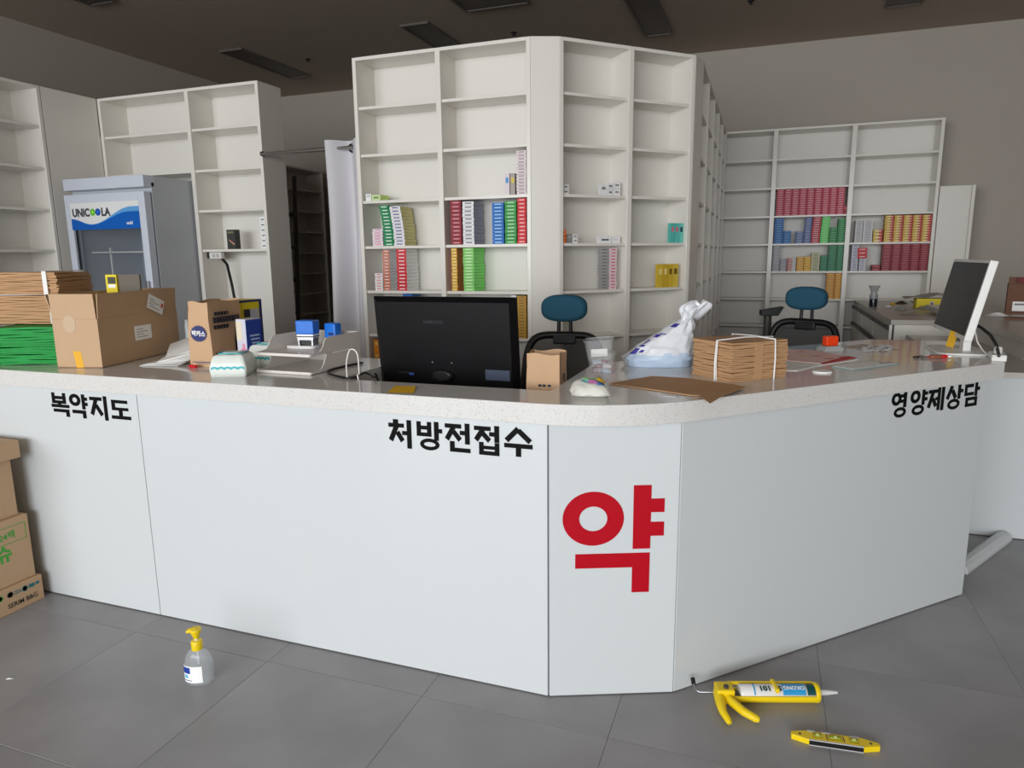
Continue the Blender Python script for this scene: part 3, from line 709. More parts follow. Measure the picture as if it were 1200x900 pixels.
# socket strip and cord under the shelf beside the fridge
p0 = aty(244, 299, 4.48)
sk = thing('socket_strip', 'white socket strip fixed under a shelf beside the fridge', 'socket', (aty(245, 298, 4.42).x, 4.42, 1.405))
rbox(0, .115, 0, .04, .0, .05).build('body', white_pl, sk, bevel=.006)
for x in (.045, .085): MB().lathe([(.017, 0), (.017, .002), (.013, .002), (.013, -.004)], 14).build('socket', mt('socket_grey', (190, 188, 184), .4), sk, (x, -.0005, .025), UPR)
rbox(-.02, 0, .0, .035, .003, .05).build('plug', black, sk, bevel=.004)
x_ = aty(262, 310, 4.47).x
tag(MB().tube([(x_, 4.46, 1.405), (x_+.008, 4.50, 1.36), (x_+.012, 4.53, 1.2), (x_+.02, 4.55, 1.0), (x_+.02, 4.55, .5), (x_+.02, 4.55, .1)], .011, 8).build('hanging_cable', black), 'thick black power cord hanging from the white socket strip', 'cord')

# ================================================================ CHAIRS
teal = mt('teal_fabric', (34, 84, 106), .85, var=.06, vs=60, bump=.25, bs=400); meshm = mt('black_mesh', (34, 35, 38), .7, alpha=.80)
def sup(a, b_, e, n=28):
    r = []
    for k in range(n):
        q = 2*PI*k/n; c, s_ = math.cos(q), math.sin(q); r.append((a*abs(c)**(2/e)*(1 if c >= 0 else -1), b_*abs(s_)**(2/e)*(1 if s_ >= 0 else -1)))
    return r
def make_chair(label, loc, rz, scale=1.0):
    t = thing('office_chair', label, 'chair', loc, rz)
    # headrest: cushion with rounded outline
    b = MB(); rings = []
    for y, k in ((-.045, .72), (-.04, .88), (-.025, .98), (0, 1.0), (.018, .97), (.026, .86)):
        rings.append([(x, y + .18*x*x, z) for x, z in [(px*(1-(1-k)*.6), pz*k) for px, pz in sup(.121, .0705, 2.7)]])
    n = len(rings[0]); vs = [p for r in rings for p in r]; fs = [(i*n+j, i*n+(j+1) % n, (i+1)*n+(j+1) % n, (i+1)*n+j) for i in range(len(rings)-1) for j in range(n)]
    b.add(vs, [tuple(reversed(f)) for f in fs], 0, True); b.add(rings[0], [tuple(range(n))]); b.add(rings[-1], [tuple(range(n-1, -1, -1))])
    b.build('headrest', teal, t, (0, .245, 1.130))
    hb = MB()
    for s_ in (-1, 1): hb.tube([(s_*.030, .262, 1.09), (s_*.032, .262, 1.005), (s_*.026, .255, .955), (0, .25, .945)], .010, 8)
    hb.build('headrest_bracket', black, t)
    # back frame
    top, bot, hw0, hw1 = .988, .50, .19, .225
    path = []
    for q in [k/40 for k in range(41)]:
        a = 2*PI*q + PI/2; c, s_ = math.cos(a), math.sin(a)
        e = 5.0; cx_ = abs(c)**(2/e)*(1 if c >= 0 else -1); sz = abs(s_)**(2/e)*(1 if s_ >= 0 else -1)
        z = (top+bot)/2 + (top-bot)/2*sz; f = (z-bot)/(top-bot); x = cx_*(hw1+(hw0-hw1)*f); path.append((x, .20 + .06*f + .35*x*x*-1 + .02*math.sin(PI*f)*-1, z))
    MB().tube(path, .020, 8, cap=False).build('back_frame', black, t)
    def bf(u, v):
        z = bot+.01+(top-bot-.02)*v; f = (z-bot)/(top-bot); x = (2*u-1)*(hw1+(hw0-hw1)*f-.012); return (x, .20+.06*f-.35*x*x-.02*math.sin(PI*f), z)
    MB().sheet(bf, 12, 12).build('back_mesh', meshm, t)
    MB().box(-.06, .06, .235, .262, .94, .985).build('top_bracket', black, t, bevel=.008)
    MB().tube([(0, .25, .62), (0, .27, .50), (0, .18, .40), (0, .05, .385)], .024, 8).build('back_spine', black, t)
    b = MB()
    for z, k in ((.42, .9), (.435, 1.0), (.465, 1.0), (.485, .93), (.49, .75)): rings_ = [(x*k, y*k, z) for x, y in sup(.25, .24, 3.5)]; b.v += rings_
    n = 28
    for i in range(4):
        for j in range(n): b.f.append([i*n+j, i*n+(j+1) % n, (i+1)*n+(j+1) % n, (i+1)*n+j]); b.m.append(0); b.sm.append(True)
    b.f.append(list(range(n-1, -1, -1))); b.m.append(0); b.sm.append(False); b.f.append([4*n+j for j in range(n)]); b.m.append(0); b.sm.append(False)
    b.build('seat', black_soft, t, (0, -.02, 0))
    for s_ in (-1, 1):
        ar = MB().tube([(s_*.22, .02, .40), (s_*.285, .02, .42), (s_*.29, .02, .64)], .016, 8).build('armrest', black, t)
        MB().box(s_*.29-.04, s_*.29+.04, -.11, .13, .64, .665).build('arm_pad', black_soft, ar, bevel=.008)
    MB().tube([(0, 0, .09), (0, 0, .40)], .025, 10).build('gas_lift', steel, t)
    for k in range(5):
        a = 2*PI*k/5+.3; c, s_ = math.cos(a), math.sin(a)
        lg_ = MB().tube([(0, 0, .115), (c*.15, s_*.15, .10), (c*.29, s_*.29, .07)], [.03, .024, .018], 8).build('leg', black, t)
        MB().tube([(c*.29-s_*.02, s_*.29+c*.02, .03), (c*.29+s_*.02, s_*.29-c*.02, .03)], .03, 12).build('caster', black, lg_)
    return t
h = atd(670, 362, 3.62); make_chair('black mesh office chair with teal headrest in front of angled bookcase', (h.x-.005, h.y-.245, 0), R(8))
h = atd(947.5, 342.5, 4.18); c2 = make_chair('black mesh office chair with teal headrest before the rear bookcase', (h.x-.10, h.y-.23, 0), R(-22))

# small black device on a grey post near the second chair
p = atd(900, 366, 4.75)
ds = thing('device_stand', 'small black wedge-shaped device on a thin grey post', 'stand', (p.x, p.y, 0), R(10))
MB().lathe([(.10, 0), (.10, .012), (.03, .02)], 20).build('foot', dk, ds); MB().tube([(0, 0, .015), (0, 0, p.z-.02)], .026, 10).build('post', dk, ds)
MB().add([(-.05, -.05, 0), (.06, -.05, .0), (.06, .05, .0), (-.05, .05, 0), (-.05, -.05, .035), (.095, -.05, .06), (.095, .05, .06), (-.05, .05, .035)], [(3,2,1,0),(4,5,6,7),(0,1,5,4),(1,2,6,5),(2,3,7,6),(3,0,4,7)]).build('head', black, ds, (0, 0, p.z-.02), bevel=.004)

# ================================================================ MONITORS
mon = thing('desktop_monitor', 'black desktop monitor seen from behind on the low desk', 'monitor', (-1.128, 2.40, .725))
TL_ = R(-6.5)
def tl(x, y, z):   # tilt about the panel's lower edge
    return (x, y*math.cos(TL_) - z*math.sin(TL_)*-1*-1, z*math.cos(TL_))
Xm = Matrix.Translation((0, 0, .178)) @ Matrix.Rotation(R(6.0), 4, 'X')
scr = MB().box(-.2925, .2925, 0, .012, 0, .352).build('display_panel', mt('monitor_black', (9, 9, 12), .38, var=.1, spec=.22), mon, bevel=.003)
scr.matrix_local = Xm
sh_ = MB().add([(-.2925, 0, .0), (.2925, 0, .0), (.2925, 0, .352), (-.2925, 0, .352), (-.27, -.020, .02), (.27, -.020, .02), (.27, -.020, .335), (-.27, -.020, .335)], [(0,1,5,4),(1,2,6,5),(2,3,7,6),(3,0,4,7),(4,5,6,7)]).build('rear_cover', mt('monitor_black', (17, 18, 22), .33), mon); sh_.matrix_local = Xm
o = rbox(-.279, .279, .0122, .0126, .02, .338).build('screen', mt('screen_dark', (8, 8, 10), .12), scr)
def onback(name, bld, mat):
    o = bld.build(name, mat, sh_); return o
onback('rating_label', rbox(.165, .262, -.0226, -.0195, .045, .085), mt('label_blue_grey', (58, 68, 88), .5))
onback('port_block', rbox(-.20, -.13, -.0228, -.0195, .055, .062), black); onback('port', rbox(-.155, -.135, -.0235, -.02, .05, .058), mt('vga_blue', (30, 70, 150), .5))
onback('mount_hub', MB().lathe([(.045, 0), (.045, .012), (.03, .016)], 22, sy=.55, X=Matrix.Translation((-.01, -.022, .055)) @ Matrix.Rotation(R(90), 4, 'X')), black)
for sx in (-.05, .03): onback('screw', MB().lathe([(.003, 0), (.003, .002)], 8, X=Matrix.Translation((sx, -.022, .105)) @ Matrix.Rotation(R(90), 4, 'X')), steel)
put_text('SAMSUNG', .018, mt('emboss_grey', (46, 48, 54), .4), sh_, (-.035, -.0225, .255), .01, 1.0, UPR, 'CENTER')
MB().tube([(-.01, -.01, .22), (-.01, .02, .16), (-.01, .03, .01)], [.02, .022, .03], 12).build('stand_neck', black, mon)
MB().prism([(x-.01, y+.04) for x, y in sup(.12, .095, 2.6)], 0, .012).build('stand_base', black, mon, bevel=.003)

wm = mt('monitor_white', (232, 232, 228), .35)
mo2 = thing('desktop_monitor', 'white desktop monitor with dark screen at the end of the counter', 'monitor', (.80, 3.56, WT), R(-90))
# local: x along -Y world is screen width axis, y towards +X (rear)
X2 = Matrix.Translation((-.07, -.01, .062)) @ Matrix.Rotation(R(-11), 4, 'X')
pn = MB().box(-.295, .295, 0, .03, 0, .335).build('display_panel', wm, mo2, bevel=.004); pn.matrix_local = X2
sc2 = rbox(-.283, .283, -.0008, .0, .018, .322).build('screen', mt('screen_charcoal', (34, 31, 32), .25, var=.05), pn)
MB().box(-.03, .03, .0, .03, 0, .10).build('stand_neck', wm, mo2, (.10, .012, .004), bevel=.004)
MB().prism([(x+.08, y+.0) for x, y in sup(.155, .10, 5)], 0, .008).build('stand_base', wm, mo2, bevel=.002)
MB().box(-.016, .016, 0, .001, -.05, .02).build('warning_tag', mt('amber_tag', (206, 158, 20), .5), pn, (.13, -.004, 0), (0, 0, R(55)))
tag(MB().tube([(.845, 3.42, WT+.10), (.855, 3.40, WT+.05), (.868, 3.36, WT+.02), (.875, 3.32, WT+.008), (.88, 3.26, WT+.005)], .0035, 6).build('white_cable', white_pl), 'thin white cable hanging from the white monitor', 'cable')
a0_, a1_ = atd(1138, 378, 3.35), atd(1170, 417, 3.15)
tag(MB().tube([atx(1136, 377, .862), atx(1150, 384, .895), atx(1161, 393, .905), atx(1168, 405, .90), atz(1170.5, 417, WT+.035)], .0065, 8).build('black_cable', black), 'thick black cable arching from the white monitor to the socket bar', 'cable')
p = atz(1170, 423, WT)
ps = thing('power_bar', 'small white power bar at the end of the stone worktop', 'socket', (p.x+.0, p.y+.03, WT), R(80))
rbox(-.05, .08, -.03, .02, 0, .026).build('body', white_pl, ps, bevel=.004); MB().lathe([(.015, .026), (.015, .044), (.012, .05)], 12).build('plug', white_pl, ps, (.02, -.005, 0))
# ================================================================ THINGS ON THE COUNTER
def P(px, py, z=None): return atz(px, py, WT if z is None else z)
def outline_rect(w, d): return [(-w/2, -d/2), (w/2, -d/2), (w/2, d/2), (-w/2, d/2)]
string_m = mt('white_string', (236, 236, 234), .7)
def layers(w, d, h, n, seed, amp=.006, sag=0.0):
    """a pile of folded paper bags: uneven layers with wavy outline"""
    rnd = random.Random(seed); b = MB(); z = 0.0
    for k in range(n):
        t = h/n; ox, oy = rnd.uniform(-amp, amp), rnd.uniform(-amp, amp); s = rnd.uniform(.975, 1.0)
        nx, ny_ = 9, 7; ph = rnd.uniform(0, 6)
        def fn(u, v, k=k, z=z, ox=ox, oy=oy, s=s, ph=ph, t=t):
            x = (u-.5)*w*s+ox; y = (v-.5)*d*s+oy
            edge = max(abs(u-.5), abs(v-.5))*2
            wob = .16*t*math.sin(7*u+5*v+ph)*edge + sag*(k/n)*((u-.5)**2+(v-.5)**2)*-4
            return (x, y, z+t*.92+wob)
        b.sheet(fn, nx, ny_, th=t*.90, smooth=False); z += t
    return b
def strap(w, d, h, x, wd=.003, r=.0025, yoff=0.0):
    e = .004
    return MB().tube([(x, -d/2-e, .001), (x+.002, -d/2-e, h*.5), (x, -d/2-e+.002, h+e), (x, 0, h+e+.002), (x, d/2+e-.002, h+e), (x, d/2+e, h*.5), (x, d/2+e, .001)], r, 6)

# -- left: green bags and two bundles of kraft bags on top
kb_m = mt('kraft_bundle', (186, 146, 106), .75, var=.10, vs=16, bump=.15, bs=40)
green = mt('green_plastic', (6, 146, 58), .5, var=.22, vs=22, bump=.5, bs=45, spec=.3)
gb = thing('bag_bundle', 'green plastic bag bundle lying under two brown paper bundles', 'bag bundle', (-2.98, 2.16, WT+.002), R(24))
o = layers(.34, .30, .156, 15, 3, .010).build('folded_bags', green, gb); o['kind'] = 'stuff'
MB().tube([(-.10, -.155, .0), (-.10, -.16, .08), (-.10, -.155, .157), (-.10, 0, .159), (-.10, .155, .157), (-.10, .16, .0)], .003, 6).build('tie', string_m, gb)
kb1 = thing('bag_bundle', 'brown paper bag bundle resting directly on the green bags', 'bag bundle', (-3.05, 2.24, WT+.162), R(16))
o = layers(.36, .24, .120, 18, 5, .006).build('folded_bags', kb_m, kb1); o['kind'] = 'stuff'
strap(.36, .24, .118, .125, r=.003).build('tie', string_m, kb1); MB().tube([(-.184, -.05, .0), (-.187, -.05, .06), (-.182, -.05, .121), (.0, -.05, .123), (.182, -.05, .121), (.187, -.05, .0)], .0025, 6).build('tie', string_m, kb1)
kb2 = thing('bag_bundle', 'topmost brown paper bag bundle on the pile beside the open carton', 'bag bundle', (-3.085, 2.27, WT+.287), R(14))
o = layers(.34, .22, .095, 14, 9, .006).build('folded_bags', kb_m, kb2); o['kind'] = 'stuff'
MB().box(.105, .125, -.118, -.114, 0, .10).box(.105, .125, .114, .118, 0, .10).box(.105, .125, -.118, .118, .098, .101).build('tie', string_m, kb2)

# -- open carton
a_, b_, c_ = P(68, 431), P(121, 431.5), P(214, 411)
rzc = math.atan2(b_.y-a_.y, b_.x-a_.x); W1 = (b_-a_).length; 
rzc = R(13); W1 = .198; L1 = .54; HB = .198; FL = .10
ct = thing('open_carton', 'open corrugated cardboard carton with raised flaps and yellow tape', 'carton', (a_.x, a_.y, WT+.0005), rzc)
t = .004
MB().box(0, W1, 0, t, 0, HB).box(0, W1, L1-t, L1, 0, HB).box(0, t, t, L1-t, 0, HB).box(W1-t, W1, t, L1-t, 0, HB).box(0, W1, 0, L1, 0, .004).build('body', carton, ct)
fl = MB().box(.002, W1-.004, 0, t, 0, FL).build('flap', carton, ct, (0, 0, HB+.0005), (R(3), 0, 0)); MB().box(.002, W1-.004, -t, 0, 0, FL).build('flap', carton, ct, (0, L1, HB+.0005), (R(-6), 0, 0))
MB().box(-t, 0, .006, L1-.006, 0, FL).build('flap', carton, ct, (W1, 0, HB+.0005), (0, R(4), 0)); MB().box(0, t, .006, L1-.006, 0, FL).build('flap', carton, ct, (0, 0, HB+.0005), (0, R(-14), 0))
MB().add([(.085, -.0007, .0), (.118, -.0007, .002), (.110, -.0007, .068), (.076, -.0007, .068)], [(0,1,2,3)]).build('tape', mt('yellow_tape', (232, 176, 40), .25), ct)
MB().lathe([(.035, 0), (.035, .0005)], 20, sx=.8).build('tape_mark', mt('clear_tape', (196, 170, 140), .3), ct, (.075, -.0004, .178), UPR)
lb = MB().box(0, .0006, 0, .115, 0, .062).build('address_label', paper_w, ct, (W1+.0005, .22, .085), (0, 0, 0))
for k in range(4): MB().box(.0006, .0009, .012, .06 if k % 2 else .085, .012+k*.011, .0145+k*.011).build('print', mt('label_ink', (120, 120, 130), .6), lb)
fl2 = MB().box(0, .0006, 0, .115, 0, .065).build('shipping_label', paper_w, ct, (W1+.0045+.002, .31, HB+.025), (R(-22), 0, 0))
for k in range(4): MB().box(.0006, .0009, .012, .05 if k % 2 else .085, .012+k*.011, .0145+k*.011).build('print', mt('label_ink', (120, 120, 130), .6), fl2)
MB().box(.0006, .0009, .095, .11, .03, .05).build('print', mt('label_red', (214, 70, 60), .6), fl2)
pb = Vector((a_.x, a_.y, 0)) + Vector((math.cos(rzc)*.10-math.sin(rzc)*.43, math.sin(rzc)*.10+math.cos(rzc)*.43, 0))
q = aty(124.5, 335, 2.33)
yb = thing('yellow_box', 'small yellow box with dark print poking out of the open carton', 'box', (q.x, 2.33, WT+.005), R(13))
MB().box(0, .052, 0, .05, 0, .362).build('carton', mt('yellow_card', (232, 210, 24), .5), yb); MB().box(.010, .048, -.0006, 0, .322, .352).build('print', mt('dark_print', (60, 60, 40), .5), yb); MB().box(.010, .045, -.0006, 0, .305, .319).build('print', paper_w, yb)
MB().box(.053, .155, .01, .02, .0, .362).build('inner_flap', mt('shaded_flap_card', (110, 102, 92), .7), yb)  # shade inside the carton is put into this flap's grey-brown colour

# -- fanned white paper bags
wb = thing('envelope_stack', 'fanned stack of white paper bags beside the open carton', 'paper bags', (-2.36, 2.34, WT+.001), R(28))
for k in range(13):
    a = k/12
    MB().sheet(lambda u, v, k=k, a=a: ((u-.5)*.17+.012*a, (v-.5)*.27 + .010*k - .05, .002+.0088*k*(.10+.90*(u*.6+v*.4)) + .002*math.sin(5*v+k)), 4, 5, th=.0016).build('paper_bag', paper_w, wb, rot=(0, 0, R(-16+2.4*k)))
q = aty(220.5, 394, 2.56)
tag(MB().lathe([(.011, 0), (.012, .02), (.012, .125), (.009, .135), (.009, .15), (.003, .152)], 14).build('white_tube', mt('milky_plastic', (214, 222, 226), .3), loc=(q.x, 2.56, WT)), 'slim milky white tube standing behind the white paper bags', 'tube')

# -- printed kraft bag with blue badge
k1 = P(223.5, 429.5); k2 = P(249, 430.5)
pbg = thing('paper_bag', 'standing brown paper bag with round blue badge', 'paper bag', (k1.x, k1.y, WT), math.atan2(k2.y-k1.y, k2.x-k1.x)+R(3))
bw_, bd_, bh_ = .108, .215, .262
def bag_shell(b, w, d, h, top_in=.012, th=.0012):
    for (u0, u1) in (((0, 0), (w, 0)), ((w, 0), (w, d)), ((w, d), (0, d)), ((0, d), (0, 0))):
        def f(u, v, u0=u0, u1=u1):
            x = u0[0]+(u1[0]-u0[0])*u; y = u0[1]+(u1[1]-u0[1])*u; k = v**1.5*top_in
            cx_, cy_ = w/2, d/2; x += (cx_-x)/w*2*k; y += (cy_-y)/d*2*k*.3
            wob = .0035*math.sin(9*v+5*u)*v
            return (x+wob*(u0[0] == u1[0]), y+wob*(u0[1] == u1[1]), h*v + (.004*math.sin(u*6)*v))
        b.sheet(f, 8, 8)
    b.box(0, w, 0, d, 0, .0015)
    return b
kraft_bag = mt('kraft_bag', (200, 164, 128), .7, var=.06, vs=12, bump=.12, bs=30)
bag_shell(MB(), bw_, bd_, bh_, .01).build('bag_body', kraft_bag, pbg, weld=True)
navy = mt('navy_print', (34, 44, 104), .5)
n = 36; star = [((.030 if k % 2 else .034)*math.cos(2*PI*k/n)*1.12, (.030 if k % 2 else .034)*math.sin(2*PI*k/n)) for k in range(n)]
bg_ = MB().prism(star, 0, .0006).build('badge', navy, pbg, (.052, -.002, .135), UPR); put_text('박카스', .024, paper_w, bg_, (0, -.008, .0009), .03, .95, (0, 0, R(-4)), 'CENTER')
MB().box(.012, .095, -.0006, .0, .018, .021).build('print', navy, pbg, (0, -.001, 0)); MB().box(.03, .095, -.0006, 0, .013, .015).build('print', navy, pbg, (0, -.001, 0))
dkp = mt('dark_bag_print', (38, 34, 50), .6)
pr_ = MB()
for z, a, b2, hh in ((.205, .03, .12, .014), (.175, .02, .19, .024), (.150, .02, .12, .016), (.045, .02, .07, .010), (.032, .02, .06, .006)):
    x = a
    while x < b2: pr_.box(.0002, .001, x, min(b2, x+.016), z, z+hh); x += .020
MB().add([(.001, .15, .03), (.001, .195, .03), (.001, .20, .10), (.001, .185, .14), (.001, .165, .14), (.001, .152, .10)], [(0,1,2,3,4,5)]).build('print', dkp, pbg, (bw_+.001, 0, 0))
o = pr_.build('print', dkp, pbg, (bw_+.001, 0, 0)); o['kind'] = 'stuff'
q = P(226, 431)
tag(MB().tube([(q.x-.01, q.y-.004, WT+.007), (q.x+.025, q.y-.006, WT+.007)], .0065, 8).build('red_cap', mt('red_plastic', (210, 20, 40), .4)), 'small red cap lying at the foot of the badge paper bag', 'cap')

# -- boxes behind: the printed faces look towards the letter tray
yel = mt('yellow_card', (232, 210, 24), .5)
c0_ = aty(281.5, 392, 2.43); y2 = atx(309, 392, c0_.x).y; yh = onpl(296, 351, (c0_.x, 2.43, 0), Vector((1, 0, 0))).z-WT; yd = y2-2.43
yx = thing('yellow_carton', 'large yellow carton with navy border behind the paper bag', 'box', (c0_.x, 2.43, WT), 0)
MB().box(-.11, 0, 0, yd, 0, yh).build('carton', yel, yx)
e = .0008; nb = MB().box(0, e, 0, yd, yh-.010, yh).box(0, e, 0, yd, 0, .012).box(0, e, 0, yd*.06, .012, yh-.010).box(0, e, yd*.88, yd, .012, yh-.010); nb.build('border', navy, yx)
MB().box(0, e, yd*.22, yd*.5, yh-.075, yh-.040).build('print', dkp, yx); MB().box(0, .0012, yd*.48, yd*.84, yh-.115, yh-.040).build('print', mt('photo_grey', (190, 190, 196), .5), yx)
d0_ = aty(289.5, 405, 2.27); y3 = atx(307.5, 405, d0_.x).y; hz = onpl(298, 373, (d0_.x, 2.27, 0), Vector((1, 0, 0))).z-WT; bd2 = y3-2.27; wx = d0_.x-aty(278.5, 405, 2.27).x
bb_ = thing('product_box', 'blue and pink product box between paper bag and wipes', 'box', (d0_.x, 2.27, WT), 0)
MB().box(-wx, 0, 0, bd2, 0, hz).build('carton', mt('pale_card', (206, 206, 220), .45), bb_)
MB().box(0, e, 0, bd2, 0, hz*.98).build('print', mt('deep_blue_print', (34, 66, 160), .4), bb_)
for k in range(3): MB().box(0, .0012, bd2*(.22+.06*k), bd2*.85, hz*(.62-.08*k), hz*(.655-.08*k)).build('print', mt('pale_print', (190, 206, 236), .5), bb_)
MB().lathe([(.022, 0), (.024, .03), (.018, .045), (.006, .055), (.006, .075)], 12, sx=.05).build('print', mt('bottle_print_blue', (120, 170, 220), .4), bb_, (.0005, bd2*.80, .02))
MB().lathe([(.016, 0), (.018, .03), (.014, .045), (.005, .055), (.005, .07)], 12, sy=.05).build('print', mt('bottle_print_pink', (236, 130, 170), .4), bb_, (-.016, -.0005, .02))
MB().box(-wx, -.02, -.0007, 0, hz*.55, hz*.95).build('print', mt('cream_print', (226, 214, 190), .5), bb_)

# -- wet-wipe packs
teal_p = mt('turquoise_print', (60, 178, 184), .4); wip = mt('wipes_film', (232, 238, 232), .3, var=.03, bump=.2, bs=25)
def wipes(label, loc, rz, w=.128, d=.17, h=.082):
    t = thing('wet_wipes', label, 'wet wipes', loc, rz)
    def f(u, v):
        x = (u-.5)*w; y = (v-.5)*d; e = (1-abs(2*u-1)**14)*(1-abs(2*v-1)**14)
        return (x, y, h*(.55+.45*e) + .002*math.sin(14*u)*math.cos(11*v))
    b = MB().sheet(f, 14, 14)
    rim = [(i/14, 0) for i in range(15)] + [(1, j/14) for j in range(1, 15)] + [(i/14, 1) for i in range(13, -1, -1)] + [(0, j/14) for j in range(13, 0, -1)]
    top = [f(u, v) for u, v in rim]; m = [(p[0]*1.03, p[1]*1.03, h*.35) for p in top]; bt = [(p[0]*.97, p[1]*.97, 0) for p in top]; n = len(rim)
    b.add(bt + m + top, [(i, (i+1) % n, n+(i+1) % n, n+i) for i in range(n)] + [(n+i, n+(i+1) % n, 2*n+(i+1) % n, 2*n+i) for i in range(n)] + [tuple(range(n-1, -1, -1))], 0, True)
    b.build('pack', wip, t, weld=True)
    MB().prism(sup(w*.36, d*.30, 5), h+.0005, h+.004).build('lid_label', teal_p, t, bevel=.001); MB().prism(sup(w*.25, d*.21, 5), h+.004, h+.0055).build('lid', mt('wipes_lid', (222, 236, 234), .3), t)
    z = MB()
    for k in range(10):
        x0 = -w*.47 + k*w*.094; z.add([(x0, -d*.515-.001, h*.34+.006*(k % 2)), (x0+w*.094, -d*.515-.001, h*.34+.006*((k+1) % 2)), (x0+w*.094, -d*.513-.001, h*.46+.004*((k+1) % 2)), (x0, -d*.513-.001, h*.46+.004*(k % 2))], [(0,1,2,3)])
    z.build('print', teal_p, t)
w0 = P(250, 443); w1 = P(293, 443); aw = math.atan2(w1.y-w0.y, w1.x-w0.x)
wipes('white and turquoise wet-wipe pack in front of the paper bag', (-1.871, 2.085, WT), R(23.5), w=.128, d=.136)
wipes('white and turquoise wet-wipe pack tucked beside the letter tray', (-1.895, 2.33, WT), R(0), w=.115, d=.15, h=.088)

# -- two-tier letter tray with stamps
tr = thing('letter_tray', 'two-tier white plastic letter tray holding blue stamps', 'letter tray', (-1.822, 2.150, WT), R(-1.5))
TW, TD = .256, .325
def tray(z, name):
    b = MB(); t = .003; hh = .062
    prof = [(0, .0), (TD, .0), (TD, hh), (.115, hh), (.098, hh-.004), (.086, hh-.016), (.074, .026), (.058, .012), (.03, .008), (0, .007)]
    for x in (0, TW-t):
        X = Matrix(((0, 0, 1, x), (1, 0, 0, 0), (0, 1, 0, 0), (0, 0, 0, 1)))
        b.prism(prof, 0, t, 0, X)
    b.box(t, TW-t, 0, TD, 0, t); b.box(t, TW-t, TD-t, TD, t, hh); b.box(t, TW-t, -.004, .002, -.002, .008)
    o = b.build(name, mt('tray_plastic', (226, 220, 214), .32, var=.01), tr, (0, 0, z)); return o
tray(.003, 'lower_tray'); tray(.070, 'upper_tray')
MB().box(.004, .012, .25, .32, .062, .072).box(TW-.012, TW-.004, .25, .32, .062, .072).box(.004, .012, .10, .14, .062, .072).box(TW-.012, TW-.004, .10, .14, .062, .072).build('riser', mt('tray_plastic', (226, 220, 214), .32), tr)
blue_pl = mt('stamp_blue', (22, 112, 214), .35); zs = WT + .0735
q = atz(351, 408, zs+.0)
MB_ = MB().prism(sup(.066, .038, 4), 0, .012); o = tag(MB_.build('white_dish', white_pl, loc=(q.x+.01, q.y+.015, zs), rot=(0, 0, R(4)), bevel=.003), 'flat white plastic dish under the square blue stamp', 'dish')
st = thing('self_inking_stamp', 'square blue self-inking stamp on a white dish in the tray', 'stamp', (q.x+.03, q.y+.02, zs+.012), R(8))
MB().box(-.038, .038, -.028, .028, .045, .10).build('cap', blue_pl, st, bevel=.005); MB().box(-.036, .036, -.0265, .0265, .030, .045).build('window_band', paper_w, st, bevel=.002)
MB().box(-.0365, .0365, -.0272, .0272, .034, .038).build('stripe', black, st); MB().box(-.034, .034, -.025, .025, .022, .031).build('slider', steel, st)
for x in (-.032, .026): MB().box(x, x+.006, -.024, .024, 0, .024).build('foot', steel, st)
MB().box(-.024, .024, -.018, .018, .004, .022).build('stamp_plate', black, st)
q2 = atz(402.5, 397, zs)
s2_ = thing('self_inking_stamp', 'round-shouldered blue self-inking stamp at the back of the tray', 'stamp', (-1.635, 2.395, zs), R(-5))
MB().box(-.028, .028, -.022, .022, .035, .098).build('cap', blue_pl, s2_, bevel=.009); MB().box(-.027, .027, -.021, .021, .012, .035).build('body', mt('stamp_navy', (40, 50, 70), .4), s2_, bevel=.002); MB().box(-.025, .025, -.019, .019, 0, .012).build('stamp_plate', steel, s2_)
MB().box(-.006, .02, -.0225, -.0215, .05, .06).build('print', navy, s2_)

# -- cables beside the tray, sticky note
def cable(name, pts, r, mat, label):
    pp_ = []; V_ = [Vector(p) for p in pts]
    for i in range(len(V_)-1):
        p0, p1, p2, p3 = V_[max(i-1, 0)], V_[i], V_[i+1], V_[min(i+2, len(V_)-1)]
        for k in range(6):
            t = k/6; pp_.append(.5*((2*p1)+(-p0+p2)*t+(2*p0-5*p1+4*p2-p3)*t*t+(-p0+3*p1-3*p2+p3)*t**3))
    pp_.append(V_[-1])
    return tag(MB().tube(pp_, r, 7).build(name, mat), label, 'cable')
cz = WT+.005
cable('black_cable', [P(425, 425, cz), P(400, 430, cz), P(384, 435, cz), P(392, 440, cz), P(412, 443, cz), P(428, 437, cz), P(438, 442, cz), (-1.30, 2.16, WT+.004), (-1.28, 2.20, .80)], .0042, black, 'black cable looping on the worktop beside the letter tray')
cable('white_cable', [P(407, 443, cz), (P(407, 441, cz)+Vector((0, 0, .05))), (P(412, 440, cz)+Vector((0, 0, .095))), (P(420, 440, cz)+Vector((0, 0, .08))), P(421, 440, cz), (-1.36, 2.13, WT+.004), (-1.34, 2.17, .80)], .003, white_pl, 'white cable standing in an arch beside the letter tray')
tag(MB().add([tuple(P(453, 460.5)), tuple(P(485, 461)), tuple(P(487.5, 454)), tuple(P(463, 453.5))], [(0, 1, 2, 3)]).add([tuple(P(453, 460.5)+Vector((0,0,.0009))), tuple(P(485, 461)+Vector((0,0,.0009))), tuple(P(487.5, 454)+Vector((0,0,.004))), tuple(P(463, 453.5)+Vector((0,0,.004)))], [(0, 1, 2, 3)]).build('sticky_note', mt('note_yellow', (238, 190, 30), .6)), 'yellow sticky note on the worktop in front of the black monitor', 'sticky note')

